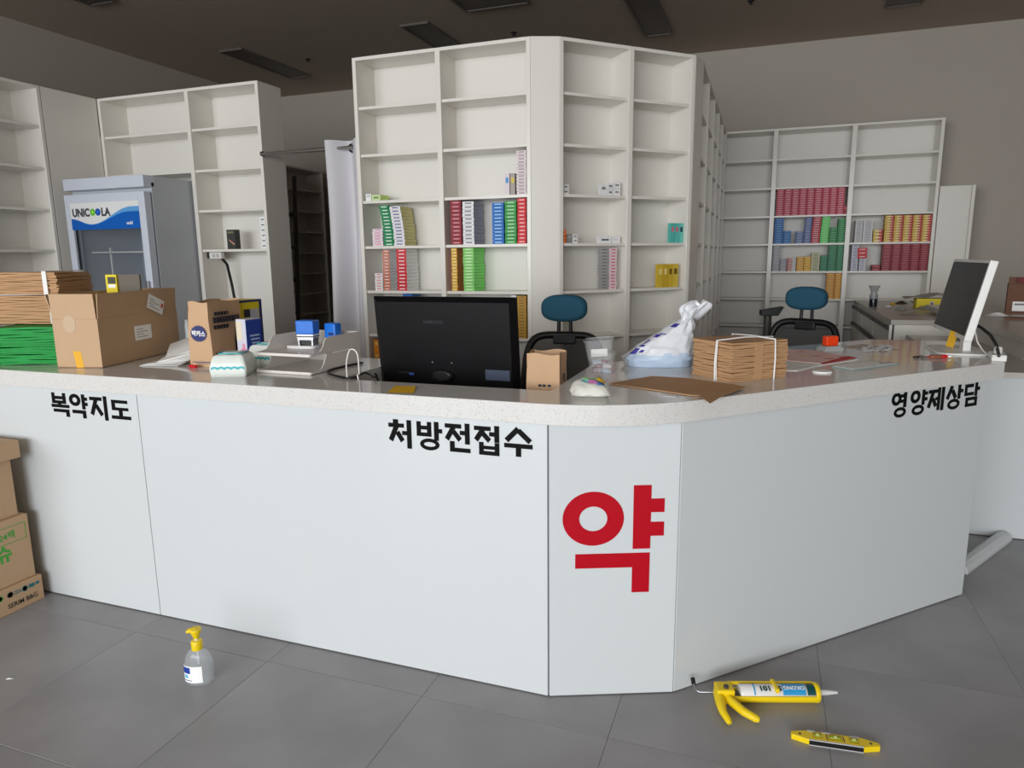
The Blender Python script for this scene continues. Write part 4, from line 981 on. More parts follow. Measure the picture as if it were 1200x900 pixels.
# -- small kraft bag behind the counter ledge
q = aty(615, 440, 2.30); zt_ = aty(630, 414, 2.26).z
sb = thing('paper_bag', 'small open brown paper bag behind the counter edge', 'paper bag', (aty(616, 440, 2.24).x, 2.24, .725), R(4))
bag_shell(MB(), .122, .115, zt_-.725, .004).build('bag_body', kraft_bag, sb, weld=True)
pq = MB()
for x in (.045, .060, .078): pq.box(x, x+.011, -.0012, -.0002, .232, .24)
pq.box(.1265, .128, .03, .05, .25, .275); pq.build('print', dkp, sb)

# -- clear tubs with sweets
clear = mt('clear_plastic', (235, 240, 240), .06, alpha=.22, spec=.8)
def tub(label, loc, rz, s=1.0, h=.07):
    t = thing('clear_tub', label, 'tub', loc, rz)
    b = MB(); n = 28; prof = [(.80, 0), (.84, .006), (.98, h-.006), (1.06, h-.004), (1.06, h)]
    vs = [(x*k*s, y*k*s, z) for k, z in prof for x, y in sup(.052, .046, 4, n)]
    b.add(vs, [(i*n+j, i*n+(j+1) % n, (i+1)*n+(j+1) % n, (i+1)*n+j) for i in range(len(prof)-1) for j in range(n)], 0, True); b.add(vs[:n], [tuple(range(n-1, -1, -1))])
    b.build('tub', clear, t)
    return t
q = P(702, 437)
tub('lower clear plastic tub filled with wrapped sweets', (q.x+.0, q.y+.03, WT), R(18), 1.0, .075)
t2 = tub('upper clear plastic tub nested in the lower one', (q.x-.004, q.y+.03, WT+.048), R(8), 1.02, .075)
t2.rotation_euler = (R(2), R(-4), R(8))
rnd = random.Random(4); swc = [(226, 222, 226), (150, 90, 110), (190, 170, 180), (206, 214, 232), (170, 120, 110)]
for k in range(12):
    c = swc[k % 5]; a = rnd.uniform(0, 6.28); r_ = .026*math.sqrt(rnd.random()); lvl = (.004, .019, .034)[k//4]
    sw = MB().sheet(lambda u, v: ((u-.5)*.034, (v-.5)*.022, .006+.006*(1-(2*u-1)**4)*(1-(2*v-1)**2)), 6, 4, th=.009).build('wrapped_sweet', mt('sweet_%d_%d' % c[:2], c, .35, var=.2, vs=80), loc=(q.x+r_*math.cos(a), q.y+.03+r_*math.sin(a), WT+lvl), rot=(rnd.uniform(-.3, .3), rnd.uniform(-.3, .3), rnd.uniform(0, 3)))
    tag(sw, 'small wrapped sweet lying in the clear plastic tub', 'sweet', 'wrapped sweets in the clear tub')
MB().box(-.03, .03, -.002, .002, 0, .028).build('paper_slip', paper_w, t2, (0, -.018, .012), (R(-20), 0, 0))

# -- white tissue packet with coloured print
pk0, pk1 = P(669, 467.5), P(712, 467.5)
pk_ = thing('tissue_packet', 'crumpled white tissue packet with bright coloured print at rounded corner', 'packet', ((pk0.x+pk1.x)/2-.012, (pk0.y+pk1.y)/2+.055, WT), math.atan2(pk1.y-pk0.y, pk1.x-pk0.x))
def pf(u, v):
    e = (1-abs(2*u-1)**5)*(1-abs(2*v-1)**4); return ((u-.5)*.118+.003*math.sin(9*v), (v-.5)*.105+.003*math.sin(7*u), .013+.026*e+.0022*math.sin(17*u+6*v)*math.cos(13*v))
pf0 = pf
def pf(u, v): q_ = pf0(u, v); return (q_[0], q_[1], q_[2]*(.75+.75*v))
MB().sheet(pf, 18, 14).sheet(lambda u, v: (pf(u, v)[0]*.98, pf(u, v)[1]*.98, .0005+.011*max(abs(2*u-1), abs(2*v-1))**6), 18, 14).build('pack', mt('packet_film', (236, 236, 228), .35, bump=.3, bs=60), pk_)
for (u0, u1, v0, v1), c in (((.70, .92, .55, .82), (240, 196, 40)), ((.35, .70, .60, .80), (150, 210, 130)), ((.48, .72, .35, .58), (214, 130, 190)), ((.66, .90, .30, .55), (70, 130, 200)), ((.30, .48, .42, .60), (130, 206, 214))):
    MB().sheet(lambda u, v: tuple(Vector(pf(u0+(u1-u0)*u, v0+(v1-v0)*v))+Vector((0, 0, .0012))), 6, 5).build('print', mt('print_%d_%d_%d' % c, c, .5), pk_)

# -- tied white plastic bag
from mathutils import noise as NZ
film = mt('carrier_film', (230, 233, 238), .32, var=.03, bump=.35, bs=18, alpha=.94); film_blue = mt('film_over_blue', (190, 208, 230), .32, var=.05, bump=.3, bs=20)
pl = thing('plastic_bag', 'tied white plastic carrier bag with indigo print', 'plastic bag', (0, 0, 0))
b0 = P(770, 430)
key = [(0, (-.005, .055, 0), .125, .080), (.12, (-.005, .055, .03), .135, .088), (.3, (.02, .055, .075), .108, .075), (.5, (.055, .058, .125), .070, .055), (.66, (.088, .062, .165), .040, .036), (.74, (.100, .065, .182), .020, .020), (.80, (.112, .066, .196), .034, .030), (.90, (.130, .066, .222), .052, .040), (.96, (.146, .066, .240), .046, .036), (1.0, (.150, .066, .244), .020, .016)]
def kring(t):
    for (t0, c0k, a0k, e0k), (t1, c1k, a1k, e1k) in zip(key, key[1:]):
        if t <= t1:
            f = (t-t0)/(t1-t0); f = f*f*(3-2*f) if t < .7 else f
            return Vector(c0k).lerp(Vector(c1k), f), a0k+(a1k-a0k)*f, e0k+(e1k-e0k)*f
nr_, ns_ = 40, 56; ca, sa = math.cos(R(14)), math.sin(R(14))
def bagpt(t, q):
    c, a_k, b_k = kring(t); cs, sn = math.cos(q), math.sin(q); e = 2.9 if t < .5 else 2.0
    x = a_k*abs(cs)**(2/e)*(1 if cs >= 0 else -1); y = b_k*abs(sn)**(2/e)*(1 if sn >= 0 else -1)
    nz = NZ.noise(Vector((3.2*cs+t*2, 3.2*sn, t*7)))*.11 + NZ.noise(Vector((8*cs, 8*sn+t*3, t*11)))*.05
    if t > .55: nz += .10*math.sin(q*9+t*14) + .14*math.sin(q*4+t*25)*(t > .74)
    k = 1+nz*(.25 if t < .03 else 1); x *= k; y *= k
    p = b0 + c + Vector((x*ca-y*sa, x*sa+y*ca, 0)); p.z = max(WT+.0005, p.z + (.012*math.sin(3*q+5*t) if t > .76 else 0)); return p
b = MB(); vs = [bagpt(i/nr_, 2*PI*j/ns_) for i in range(nr_+1) for j in range(ns_)]
for i in range(nr_):
    for j in range(ns_):
        f = (i*ns_+j, i*ns_+(j+1) % ns_, (i+1)*ns_+(j+1) % ns_, (i+1)*ns_+j); c = vs[f[0]]
        bl = (c.z-WT) < .045+.03*NZ.noise(Vector((c.x*14, c.y*14, 0))) and 30 <= j <= 54
        b.add([vs[x] for x in f], [(0, 1, 2, 3)], 1 if bl else 0, True)
b.add(vs[:ns_], [tuple(range(ns_-1, -1, -1))]); b.add(vs[-ns_:], [tuple(range(ns_))])
b.build('bag_body', [film, film_blue], pl, weld=True)
ib = mt('indigo_print', (62, 52, 150), .5)
for t0, t1, q0, q1 in ((.10, .13, 190, 206), (.20, .27, 196, 216), (.22, .25, 222, 232), (.33, .36, 198, 222), (.37, .41, 200, 214), (.44, .49, 204, 226), (.50, .53, 210, 236), (.60, .67, 205, 245)):
    MB().sheet(lambda u, v: bagpt(t0+(t1-t0)*v, R(q0+(q1-q0)*u)) + Vector((-.0006, -.0012, .0012)), 6, 4).build('print', ib, pl)

# -- tied bundle of kraft bags on the right wing
kr = thing('bag_bundle', 'brown paper bag bundle tied with white string on the angled worktop', 'bag bundle', (-.089, 2.41, WT), R(45))
def half_bundle(z, h, n, seed, par):
    o = layers(.25, .20, h, n, seed, .0022)
    o2 = o.build('folded_bags', kb_m, par, (.125, .10, z)); o2['kind'] = 'stuff'
half_bundle(0, .065, 10, 21, kr); half_bundle(.065, .068, 10, 22, kr)
MB().box(.10, .135, -.0015, .002, .006, .128).build('folded_bags', kb_m, kr); 
MB().tube([(.185, -.006, .0), (.186, -.007, .07), (.185, -.004, .137), (.185, .10, .140), (.185, .204, .137), (.185, .207, .0)], .003, 6).build('tie', string_m, kr)
MB().tube([(-.006, .075, .0), (-.008, .075, .06), (-.004, .075, .136), (.12, .075, .141), (.252, .075, .136), (.257, .075, .0)], .003, 6).build('tie', string_m, kr)
MB().tube([(-.006, .066, .0), (-.009, .068, .06), (-.004, .07, .137)], .0022, 6).build('tie', string_m, kr)

# -- flat kraft sheet in front of it
fp = thing('flat_paper_bag', 'flat brown paper bag with a folded corner over the worktop edge', 'paper bag', (0, 0, 0))
def poly(pts, z, mat, name, par, th=.0012):
    q = [atz(x, y, z) for x, y in pts]
    ar = sum(q[i].x*q[(i+1) % len(q)].y-q[(i+1) % len(q)].x*q[i].y for i in range(len(q)))
    if ar < 0: q.reverse()
    return MB().prism([(p.x, p.y) for p in q], z-th, z).build(name, mat, par)
poly([(714, 449), (764, 440.5), (806, 443), (858, 450), (832, 462), (812, 463)], WT+.0045, kb_m, 'sheet', fp, .003)
poly([(818, 462), (857, 449.5), (874, 453.5), (846, 464), (832, 472.5)], WT+.0075, kb_m, 'folded_corner', fp, .0015)
tag(poly([(770, 459), (797, 463), (793, 465.5), (778, 463.5)], WT+.001, paper_w, 'paper_slip', None, .0008), 'thin white paper slip peeping from under the flat brown bag', 'paper slip')

# -- papers, clipboard, stamp, clips, keys
wpap = thing('paper_sheet', 'white document sheets under the pink leaflet', 'paper', (0, 0, 0))
poly([(918, 421), (975, 421), (1006, 421), (960, 428), (935, 434), (918, 434)], WT+.003, paper_w, 'sheet', wpap, .0025)
MB().box(0, .09, 0, .0015, 0, .0002).build('print', navy, wpap, tuple(P(930, 431.5, WT+.0032)), (0, 0, R(45)))
pk2 = thing('pink_leaflet', 'pink printed leaflet lying on white sheets beside the bag bundle', 'leaflet', (0, 0, 0))
poly([(920, 409), (950, 410), (1003, 419), (964, 426), (920, 422)], WT+.0052, mt('pink_paper', (246, 212, 206), .6, var=.06), 'sheet', pk2, .0015)
for x, y, w, c in ((936, 412.5, .03, (206, 60, 70)), (952, 418, .05, (206, 130, 130)), (968, 421, .05, (200, 110, 110)), (938, 418, .035, (226, 190, 110)), (985, 419, .06, (206, 50, 60))):
    MB().box(0, w, 0, .014, 0, .0003).build('print', mt('leaf_%d_%d' % c[:2], c, .6), pk2, tuple(P(x, y, WT+.0055)), (0, 0, R(40)))
poly([(988, 418.5), (1002, 418), (1003, 419.5), (964, 426.5), (962, 425.5)], WT+.0062, mt('leaf_red', (206, 60, 66), .6), 'edge_print', pk2, .0008)
cl = thing('clipboard', 'thin white board with grey edge lying beside the pink leaflet', 'board', (0, 0, 0))
poly([(974, 429), (1000, 433.5), (1054, 426), (1021, 422.5)], WT+.004, mt('board_edge', (150, 172, 170), .4), 'board', cl, .0035); poly([(976, 428.7), (1000, 432.6), (1051, 425.8), (1021, 422.9)], WT+.0048, paper_w, 'sheet', cl, .0008)
MB().box(0, .06, 0, .012, 0, .0003).build('print', mt('grey_print', (130, 134, 134), .5), cl, tuple(P(1031, 425.8, WT+.005)), (0, 0, R(30)))
q = P(963.5, 436.5)
tag(MB().prism(sup(.034, .028, 2.2), 0, .006).build('oval_coaster', paper_w, loc=(q.x, q.y, WT), rot=(0, 0, R(20)), bevel=.002), 'small oval white coaster near the worktop edge', 'coaster')
q = P(973, 412.5); so = thing('hand_stamp', 'orange-red handled stamp on a grey base', 'stamp', (q.x, q.y+.03, WT), R(32))
MB().box(-.046, .046, -.03, .03, 0, .018).build('base', mt('stamp_grey', (176, 178, 178), .4), so, bevel=.002); MB().box(-.038, .038, -.024, .024, .018, .024).build('base_step', mt('stamp_grey', (176, 178, 178), .4), so)
MB().box(-.030, .030, -.018, .018, .024, .068).build('handle', mt('stamp_orange', (246, 70, 20), .3), so, bevel=.009, seg=3)
hp = thing('clip_sheet', 'brownish card carrying a heap of clear plastic clips', 'card', (0, 0, 0))
poly([(986, 406.5), (1012, 403), (1054, 409.5), (1030, 412)], WT+.002, mt('card_brown', (190, 170, 156), .4), 'card', hp, .0015)
rnd = random.Random(11); clp = mt('clear_clip', (210, 210, 210), .08, alpha=.55, spec=.9)
for k in range(26):
    c = P(rnd.uniform(1012, 1044), rnd.uniform(406, 411.5), WT+.004); a = rnd.uniform(0, 6.28); r_ = rnd.uniform(.008, .014)
    ring = [(c.x+r_*math.cos(a+q_)*1.3, c.y+r_*math.sin(a+q_), WT+.004+.006*rnd.random()+.004*math.sin(q_*2)) for q_ in [2*PI*j/10 for j in range(11)]]
    tag(MB().tube(ring, .0018, 5, cap=False).build('plastic_clip', clp), 'clear plastic clip in the heap on the brownish card', 'clip', 'clear plastic clips heaped on the card')
ky = thing('key_bunch', 'bunch of keys with red and brown fob near the white monitor', 'keys', tuple(P(1074, 420)), R(20))
MB().tube([(.0+.012*math.cos(q_), .012*math.sin(q_), .004) for q_ in [2*PI*j/14 for j in range(15)]], .002, 6, cap=False).build('key_ring', steel, ky, (.03, 0, 0))
for k, a in enumerate((-.5, -.1, .35)):
    kk = MB().lathe([(.010, 0), (.010, .002)], 12).box(.008, .034, -.003, .003, 0, .002).build('key', mt('dark_key', (60, 52, 48), .4, .6), ky, (.028-.03, .004*k-.004, .002+.002*k), (0, R(-5), a))
MB().prism([(x+.078, y) for x, y in sup(.026, .013, 2.5)], .001, .012).build('leather_fob', mt('brown_leather', (150, 84, 60), .6), ky, bevel=.002)
MB().box(.098, .122, -.010, .010, .001, .014).build('red_fob', mt('red_plastic', (210, 20, 40), .4), ky, bevel=.003); MB().box(.122, .138, -.007, .007, .003, .011).build('fob_tip', paper_w, ky, bevel=.002)
MB().tube([(.042, 0, .005), (.055, .003, .006), (.066, 0, .006)], .003, 6).build('strap', mt('red_plastic', (210, 20, 40), .4), ky)
# ================================================================ REAR CABINET TOP AND LEDGE
ZB_ = .905
q = atz(1023, 359, ZB_)
sp = thing('spray_bottle', 'dark bottle wrapped in crinkled clear film on the base cabinet', 'bottle', (q.x, q.y, ZB_))
MB().lathe([(.033, 0), (.034, .01), (.034, .085), (.030, .095)], 16).build('bottle', mt('dark_glass', (30, 32, 44), .15), sp)
MB().lathe([(.035, .07), (.036, .10), (.026, .125), (.038, .165), (.052, .19)], 14, cap=False).build('film_wrap', mt('film_grey', (176, 176, 180), .2, alpha=.7, bump=.4, bs=60), sp)
a = atz(1077, 359, ZB_); cw = .30
yc = thing('tool_carton', 'wide yellow carton with tools pictured under crumpled grey film', 'box', (1.245, a.y-.25, ZB_), R(0))
x0 = aty(1074, 355, a.y-.25).x; yc.location.x = x0
MB().box(0, .30, 0, .15, 0, .085).build('carton', mt('yellow_card', (232, 210, 24), .5), yc); MB().box(0, .07, -.0008, 0, 0, .085).build('side_print', mt('yellow_card', (232, 210, 24), .5), yc)
for x in (.105, .19, .235): MB().box(x, x+.03, -.001, 0, .02, .06).build('print', mt('photo_grey', (170, 170, 176), .5), yc); MB().box(x+.008, x+.022, -.0014, 0, .025, .05).build('print', dkp, yc)
tag(MB().sheet(lambda u, v: (x0-.09+.46*u, a.y-.27+.20*v, ZB_+.088+.05*(1-abs(2*u-1.05))*(1-.5*abs(2*v-1))+.008*math.sin(13*u+4*v)*math.cos(9*v)), 16, 8, smooth=False).build('packing_film', mt('packing_grey', (140, 138, 132), .3, bump=.3, bs=40)), 'crumpled grey packing film lying over the yellow carton', 'packing film')
cl2 = [((1046, 357), .03, (226, 176, 30), 'small amber plastic clamp among the clutter'), ((1056, 356), .05, (70, 56, 48), 'dark brown strap lying behind the clutter'), ((1041, 360), .035, (226, 220, 220), 'crumpled white tissue beside the film-wrapped bottle'), ((1056, 363), .045, (150, 152, 150), 'crumpled grey wrapper in the cabinet-top clutter'), ((1070, 364.5), .035, (226, 228, 230), 'white label tag lying on the cabinet top'), ((1066, 369), .07, (150, 150, 146), 'flat grey plastic sleeve at the cabinet front'), ((1082, 362), .05, (168, 162, 140), 'crumpled beige bag in front of the yellow carton')]
for k, ((px, py), s, c, lb_) in enumerate(cl2):
    p = atz(px, py, ZB_); rnd = random.Random(30+k); ph = rnd.uniform(0, 6)
    hgt = s*(.5 if k not in (4, 5) else .12)
    def cf(u, v, s=s, ph=ph, hgt=hgt):
        e = max(0, 1-(2*u-1)**2)*max(0, 1-(2*v-1)**2); return ((u-.5)*2.2*s, (v-.5)*1.6*s, .001+hgt*e*(1+.45*math.sin(8*u+ph)*math.cos(9*v+ph)))
    tag(MB().sheet(cf, 9, 7, smooth=False).build('clutter_piece' if k in (1, 4) else ('crumpled_wrapper' if k != 0 else 'plastic_clamp'), mt('clutter_%d_%d_%d' % c, c, .4, bump=.2, bs=60), loc=(p.x, p.y, ZB_), rot=(0, 0, rnd.uniform(-.5, .5))), lb_, 'clutter')
ZL = .965
q = atz(1178, 367.5, ZL)
bx = thing('brown_box', 'brown cardboard box with white label on the pale ledge', 'box', (q.x, q.y, ZL), R(-14))
bh_ = .26
MB().box(0, .34, 0, .25, 0, .205).build('carton', mt('brown_board', (112, 76, 56), .7, var=.06), bx); MB().box(.0, .34, 0, .005, .205, .255).build('flap', mt('brown_board', (112, 76, 56), .7), bx, rot=(R(-8), 0, 0)); MB().box(.05, .34, -.002, 0, .215, .25).build('red_strip', mt('dull_red', (110, 26, 28), .6), bx)
MB().box(.035, .125, -.001, 0, .02, .085).build('label_sticker', paper_w, bx); MB().box(.045, .10, -.0015, 0, .06, .072).build('print', mt('label_ink', (120, 120, 130), .6), bx)
q = atz(1165, 370, ZL)
tag(MB().sheet(lambda u, v: ((u-.5)*.16, (v-.5)*.10, .002+.018*(math.sin(PI*u)*math.sin(PI*v))*(1+.5*math.sin(9*u+5*v))), 10, 7, smooth=False).build('crumpled_tissue', paper_w, loc=(q.x, q.y-.05, ZL), rot=(0, 0, .4)), 'crumpled white tissue on the pale ledge beside the brown box', 'tissue')
q = atz(1190, 373, ZL)
tag(MB().box(-.22, .34, -.05, .04, 0, .012).build('cardboard_strip', mt('brown_board', (112, 76, 56), .7), loc=(q.x+.14, q.y-.10, ZL), rot=(0, 0, R(-14))), 'flat brown cardboard strip in front of the brown box', 'cardboard')

# ================================================================ ON THE FLOOR
# stacked cartons at the left end of the counter
xs = -2.80
def zx(px, py, x=xs): return atx(px, py, x)
z1 = zx(49, 672).z; yA1 = zx(52, 690).y
fbox = mt('floor_carton', (196, 164, 128), .7, var=.04)
grn = mt('green_print', (70, 168, 60), .5); bl_ = mt('black_print', (48, 44, 42), .5); tealp = mt('teal_print', (40, 110, 120), .5)
def floor_carton(label, x1, y1, z0, z1, w=.34, l=.42, mat=None):
    t = thing('carton', label, 'carton', (x1, y1-l, z0), 0)
    MB().box(-w, 0, 0, l, 0, z1-z0-.001).build('body', mat or fbox, t, bevel=.002, seg=1)
    MB().box(-w, .0008, l/2-.02, l/2+.02, z1-z0-.001, z1-z0-.0004).build('tape', mt('clear_tape', (196, 170, 140), .3), t)
    return t
SIDE = (R(90), 0, R(90))                          # text on a face looking +x
zA, zB, zC_ = z1, zx(40, 598, -2.815).z, None
l1 = floor_carton('lowest low cardboard carton with black and green print by the counter', xs, 1.895, 0, zA, l=.46)
put_text('SERIM B&G', .027, bl_, l1, (.0006, .445-.135, .024), .012, .95, SIDE)
MB().box(.0003, .0008, .14, .20, .03, .033).build('print', bl_, l1); MB().box(.0003, .0008, .14, .23, .042, .045).build('print', bl_, l1)
for y_, c in ((.285, grn), (.325, bl_), (.385, tealp)):
    MB().lathe([(.012, 0), (.012, .0008), (.009, .0008), (.009, 0)], 18).build('print', c, l1, (0, y_, zA*.72), (0, R(90), 0))
for ya, yb2, za, zb2 in ((.342, .372, .66, .70), (.342, .368, .74, .78), (.402, .425, .66, .80), (.430, .446, .68, .79)): MB().box(.0003, .0008, ya, yb2, zA*za, zA*zb2).build('print', tealp, l1)
l2 = floor_carton('middle cardboard carton with green tissue lettering by the counter', -2.815, 1.882, zA, zB, l=.44, w=.36)
hh = zB-zA
put_text('0매×24팩', .038, grn, l2, (.0006, .44-.195, hh-.080), .012, .92, SIDE)
e = .0025; MB().box(.0003, .0008, .10, .425, hh-.045+.012, hh-.045+.012+e).box(.0003, .0008, .10, .425, hh-.100, hh-.100+e).box(.0003, .0008, .425-e, .425, hh-.10, hh-.033).build('print', grn, l2)
put_text('물티슈', .074, grn, l2, (.0006, .44-.275, hh*.40), .03, .95, SIDE)
MB().box(.0003, .0008, .0, .25, hh*.10, hh*.12).box(.0003, .0008, .18, .245, hh*.15, hh*.18).build('print', bl_, l2)
zt3 = zx(20, 512, -2.84).z
l3 = floor_carton('upper plain cardboard carton with flaps folded out by the counter', -2.835, 1.86, zB, zt3-.075, l=.42, w=.34)
MB().box(-.36, .035, -.02, .44, 0, .072).build('lid_flaps', fbox, l3, (0, 0, zt3-.075-zB), bevel=.002, seg=1)

# hand sanitiser bottle
base = atz(232, 801, 0); yb_ = base.y
def zat(py, px=232): return aty(px, py, yb_).z
hs = thing('sanitizer_bottle', 'clear hand sanitizer bottle with yellow pump on the floor', 'bottle', (base.x, base.y+.012, 0), R(22))
Ht = zat(740); Hb = zat(762)
gel = mt('clear_gel', (215, 222, 226), .06, alpha=.22, spec=.9)
MB().lathe([(.90, 0), (.97, .004), (1.0, .02), (1.0, Hb*.42), (.97, Hb*.58), (.86, Hb*.76), (.62, Hb*.92), (.30, Hb), (.28, Hb+.006)], 28, sx=.048, sy=.030).build('bottle', gel, hs)
MB().lathe([(.86, .004), (.93, .02), (.93, Hb*.46), (.90, Hb*.5)], 24, sx=.046, sy=.028).build('gel_fill', mt('gel_fill', (225, 232, 234), .1, alpha=.16), hs)
MB().lathe([(.0175, Hb-.004), (.018, Hb), (.018, Hb+.024), (.015, Hb+.028)], 18).build('collar', yellow_pl, hs)
MB().lathe([(.006, Hb+.02), (.006, Hb+.045)], 10).build('pump_stem', white_pl, hs)
MB().lathe([(.007, Hb+.034), (.016, Hb+.056), (.019, Ht-.006), (.017, Ht)], 16).tube([(0, 0, Ht-.006), (-.018, -.006, Ht-.004), (-.026, -.009, Ht-.008)], [.009, .008, .006], 8).build('pump_head', yellow_pl, hs)
MB().tube([(0, 0, .008), (0, 0, Hb)], .0025, 6).build('dip_tube', mt('milky_plastic', (214, 222, 226), .3), hs)
def lbf(u, v, k=1.0): 
    q_ = R(190 + 105*u); return (.0488*k*math.cos(q_), .0308*k*math.sin(q_), .014 + (Hb*.58-.014)*v)
ll = MB().sheet(lbf, 14, 4).build('label_print', paper_w, hs)
MB().sheet(lambda u, v: lbf(.05+.5*u, .55+.38*v, 1.012), 8, 2).build('print', mt('label_blue', (28, 66, 158), .4), ll); MB().sheet(lambda u, v: lbf(.22+.22*u, .25+.22*v, 1.012), 4, 2).build('print', mt('label_sky', (110, 190, 226), .4), ll); MB().sheet(lambda u, v: lbf(.1+.5*u, .10+.05*v, 1.012), 6, 1).build('print', navy, ll)

# caulking gun lying on its side
g0, g1 = atz(838, 812, .028), atz(958, 812.5, .028)
rg = math.atan2(g1.y-g0.y, g1.x-g0.x); LG = (g1-g0).length
cg = thing('caulking_gun', 'yellow caulking gun loaded with a cartridge on the floor', 'caulking gun', (g0.x, g0.y, .0), rg)
ry = .026; cz_ = .031
AX = Matrix.Translation((0, 0, cz_)) @ Matrix.Rotation(R(90), 4, 'Y')
def alongx(b, x0): return Matrix.Translation((x0, 0, cz_)) @ Matrix.Rotation(R(90), 4, 'Y')
# half-shell cradle
vs = []; fs = []; nn = 14
for i, x in enumerate((.055, LG-.012)):
    for j in range(nn+1):
        q_ = R(96+164*j/nn)
        vs.append((x, math.cos(q_)*-.029*0+.029*math.sin(q_), cz_+.029*math.cos(q_)*-1*0 + .029*math.cos(q_)))
for j in range(nn): fs.append((j, j+1, nn+1+j+1, nn+1+j))
MB().add([(x, y, z) for x, y, z in vs], fs, 0, True).add([(x, y*1.05, cz_+(z-cz_)*1.05) for x, y, z in vs], [tuple(reversed(f)) for f in fs], 0, True).build('cradle', yellow_pl, cg)
MB().lathe([(.030, LG-.014), (.031, LG-.012), (.031, LG-.002), (.029, LG)], 22, X=AX).build('front_plate', yellow_pl, cg)
MB().box(.045, LG-.01, -.031, -.024, cz_-.010, cz_+.004).build('rail', yellow_pl, cg, bevel=.002); MB().box(.045, LG-.01, .020, .028, cz_+.012, cz_+.022).build('rail', yellow_pl, cg, bevel=.002)
MB().box(LG*.56, LG*.56+.012, -.030, .028, cz_+.016, cz_+.030).build('band', yellow_pl, cg, bevel=.003)
MB().box(.0, .055, -.028, .024, .006, .055).build('housing', yellow_pl, cg, bevel=.006)
MB().box(.050, .10, -.020, .012, .012, .03).build('trigger_block', dk, cg, bevel=.003)
ctg = MB().lathe([(.0245, .075), (.0255, .08), (.0255, LG-.016), (.0225, LG-.015)], 26, X=AX).build('cartridge', mt('cartridge_white', (232, 232, 230), .3), cg)
def cyl_patch(x0, x1, q0, q1, mat, r=.0258, name='print'):
    MB().sheet(lambda u, v: (x0+(x1-x0)*u, r*math.sin(R(q0+(q1-q0)*v)), cz_+r*math.cos(R(q0+(q1-q0)*v))), 4, 10).build(name, mat, ctg)
skyb = mt('cart_blue', (40, 150, 206), .35); dgr = mt('cart_green', (10, 72, 72), .35)
cyl_patch(LG*.64, LG*.86, 30, -75, skyb); cyl_patch(LG*.875, LG*.955, 30, -75, dgr); cyl_patch(LG*.36, LG*.375, 30, -75, skyb)
def flat_on(txt, size, mat, x, ang, off=.02, ratio=1.0):
    o = link('lettering', text_mesh(txt, size, mat, off, .0002, ratio, 'CENTER'), ctg)
    o.matrix_local = Matrix.Translation((x, .0268*math.sin(R(ang)), cz_+.0268*math.cos(R(ang)))) @ Matrix.Rotation(R(-ang), 4, 'X') @ Matrix.Rotation(PI, 4, 'Z')
    return o
flat_on('OKONG', .019, paper_w, LG*.75, -14, .03, .92); flat_on('SI', .026, dgr, LG*.60, -14, .04); flat_on('101', .026, dgr, LG*.47, -14, .04)
MB().lathe([(.011, LG-.002), (.009, LG+.012), (.008, LG+.03), (.004, LG+.062)], 12, X=AX).build('nozzle', mt('nozzle_milky', (214, 218, 216), .3), cg)
MB().tube([(-.004, 0, cz_), (-.05, 0, cz_), (-.062, .008, cz_+.004), (-.062, .03, cz_+.012)], .0042, 8).build('push_rod', steel, cg)
MB().tube([(-.062, .026, cz_+.010), (-.061, .045, cz_+.018)], .007, 8).build('rod_grip', black, cg)
MB().tube([(.012, 0, .03), (.004, -.05, .026), (.002, -.085, .022), (.010, -.118, .016), (.012, -.126, .012)], [.019, .016, .012, .010, .007], 10).build('handle', yellow_pl, cg)
MB().tube([(.030, -.01, .03), (.040, -.045, .028), (.066, -.085, .022), (.096, -.108, .016), (.104, -.111, .014)], [.012, .014, .013, .012, .008], 10).build('trigger', yellow_pl, cg)
MB().lathe([(.008, 0), (.008, .06)], 10).build('pivot', dk, cg, (.03, -.012, .002))

# torpedo level
e0, e1 = atz(927, 861, .01), atz(1031, 876, .01)
rl = math.atan2(e1.y-e0.y, e1.x-e0.x); LL = (e1-e0).length
lv = thing('spirit_level', 'small yellow spirit level lying on the floor', 'spirit level', (e0.x, e0.y, 0), rl)
hw = .021; ol = [(0, -.006), (.045*LL/.23, -hw), (LL-.045*LL/.23, -hw), (LL, -.006), (LL, .008), (LL-.045*LL/.23, hw), (.045*LL/.23, hw), (0, .008)]
MB().prism(ol, .0005, .018).build('body', yellow_pl, lv, bevel=.002)
a1, a2 = .045*LL/.23, LL-.045*LL/.23
MB().box(a1, a2, -hw-.0012, -hw, .003, .016).build('magnet_strip', black, lv); MB().box(a1, a2, -hw-.0006, -hw+.003, .016, .0186).box(a1, a2, -hw-.0014, -hw, .0004, .003).build('metal_edge', mt('pale_metal', (214, 214, 212), .3, .3), lv)
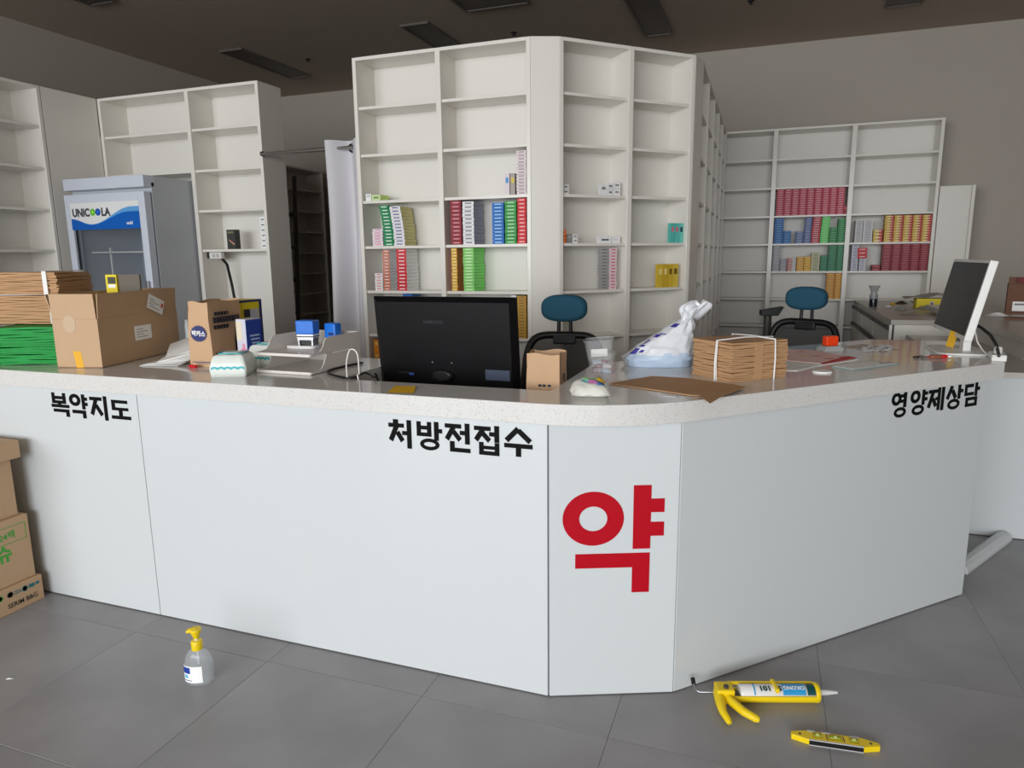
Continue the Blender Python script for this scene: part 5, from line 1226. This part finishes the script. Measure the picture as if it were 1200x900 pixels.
for x0, x1 in ((a1, a1+.02), (LL*.36, LL*.46), (LL*.68, LL*.78)): MB().box(x0, x1, hw-.006, hw+.0004, .0165, .0186).build('metal_edge', mt('pale_metal', (214, 214, 212), .3, .3), lv)
vial = mt('vial_green', (150, 160, 40), .08, alpha=.8)
for x, w, vert in ((LL*.30, .026, True), (LL*.5, .040, False), (LL*.71, .026, True)):
    MB().box(x-w/2, x+w/2, -.013, .013, .0178, .0188).build('window_frame', mt('level_frame', (206, 176, 16), .4), lv)
    v_ = MB().tube([(x-w*.38, 0, .0195), (x+w*.38, 0, .0195)], .0055, 10).build('vial', vial, lv); MB().tube([(x-.004, 0, .0215), (x+.004, 0, .0215)], .0042, 8).build('bubble', mt('bubble', (214, 226, 150), .1), v_)
    MB().tube([(x-.006, -.0056, .0195), (x-.006, .0, .0252), (x-.006, .0056, .0195)], .0006, 4).tube([(x+.006, -.0056, .0195), (x+.006, .0, .0252), (x+.006, .0056, .0195)], .0006, 4).build('mark_line', black, v_)
for x in (LL*.10, LL*.90): MB().lathe([(.004, 0), (.004, .0008)], 10).build('screw', dk, lv, (x, 0, .0178))
for x in (LL*.405, LL*.60): MB().box(x-.0012, x+.0012, -.012, .014, .018, .0186).build('rib', dk, lv)

# white plastic moulding on the floor between the counters
m0, m1 = Vector((.872, 3.37, 0)), atz(1176, 632, .0); dm = m1-m0
hp_ = [(-.036, 0), (.036, 0), (.036, .014), (.026, .032), (.010, .042), (-.010, .042), (-.026, .032), (-.036, .014)]
Xp = Matrix(((0, 0, 1, 0), (1, 0, 0, 0), (0, 1, 0, 0), (0, 0, 0, 1)))
o = MB().prism(hp_, 0, dm.length, 0, Xp).build('plastic_moulding', mt('moulding_white', (206, 210, 212), .3), loc=(m0.x, m0.y, .0005), rot=(0, 0, math.atan2(dm.y, dm.x)), bevel=.003)
tag(o, 'white rounded plastic moulding lying on the floor between the counters', 'moulding')
q = atz(6, 797, 0)
tag(MB().add([(0, 0, .001), (.02, .006, .003), (.024, .016, .001), (.004, .008, .004)], [(0, 1, 2, 3)]).build('paper_scrap', paper_w, loc=(q.x, q.y, 0)), 'tiny white paper scrap on the grey tiled floor', 'scrap')
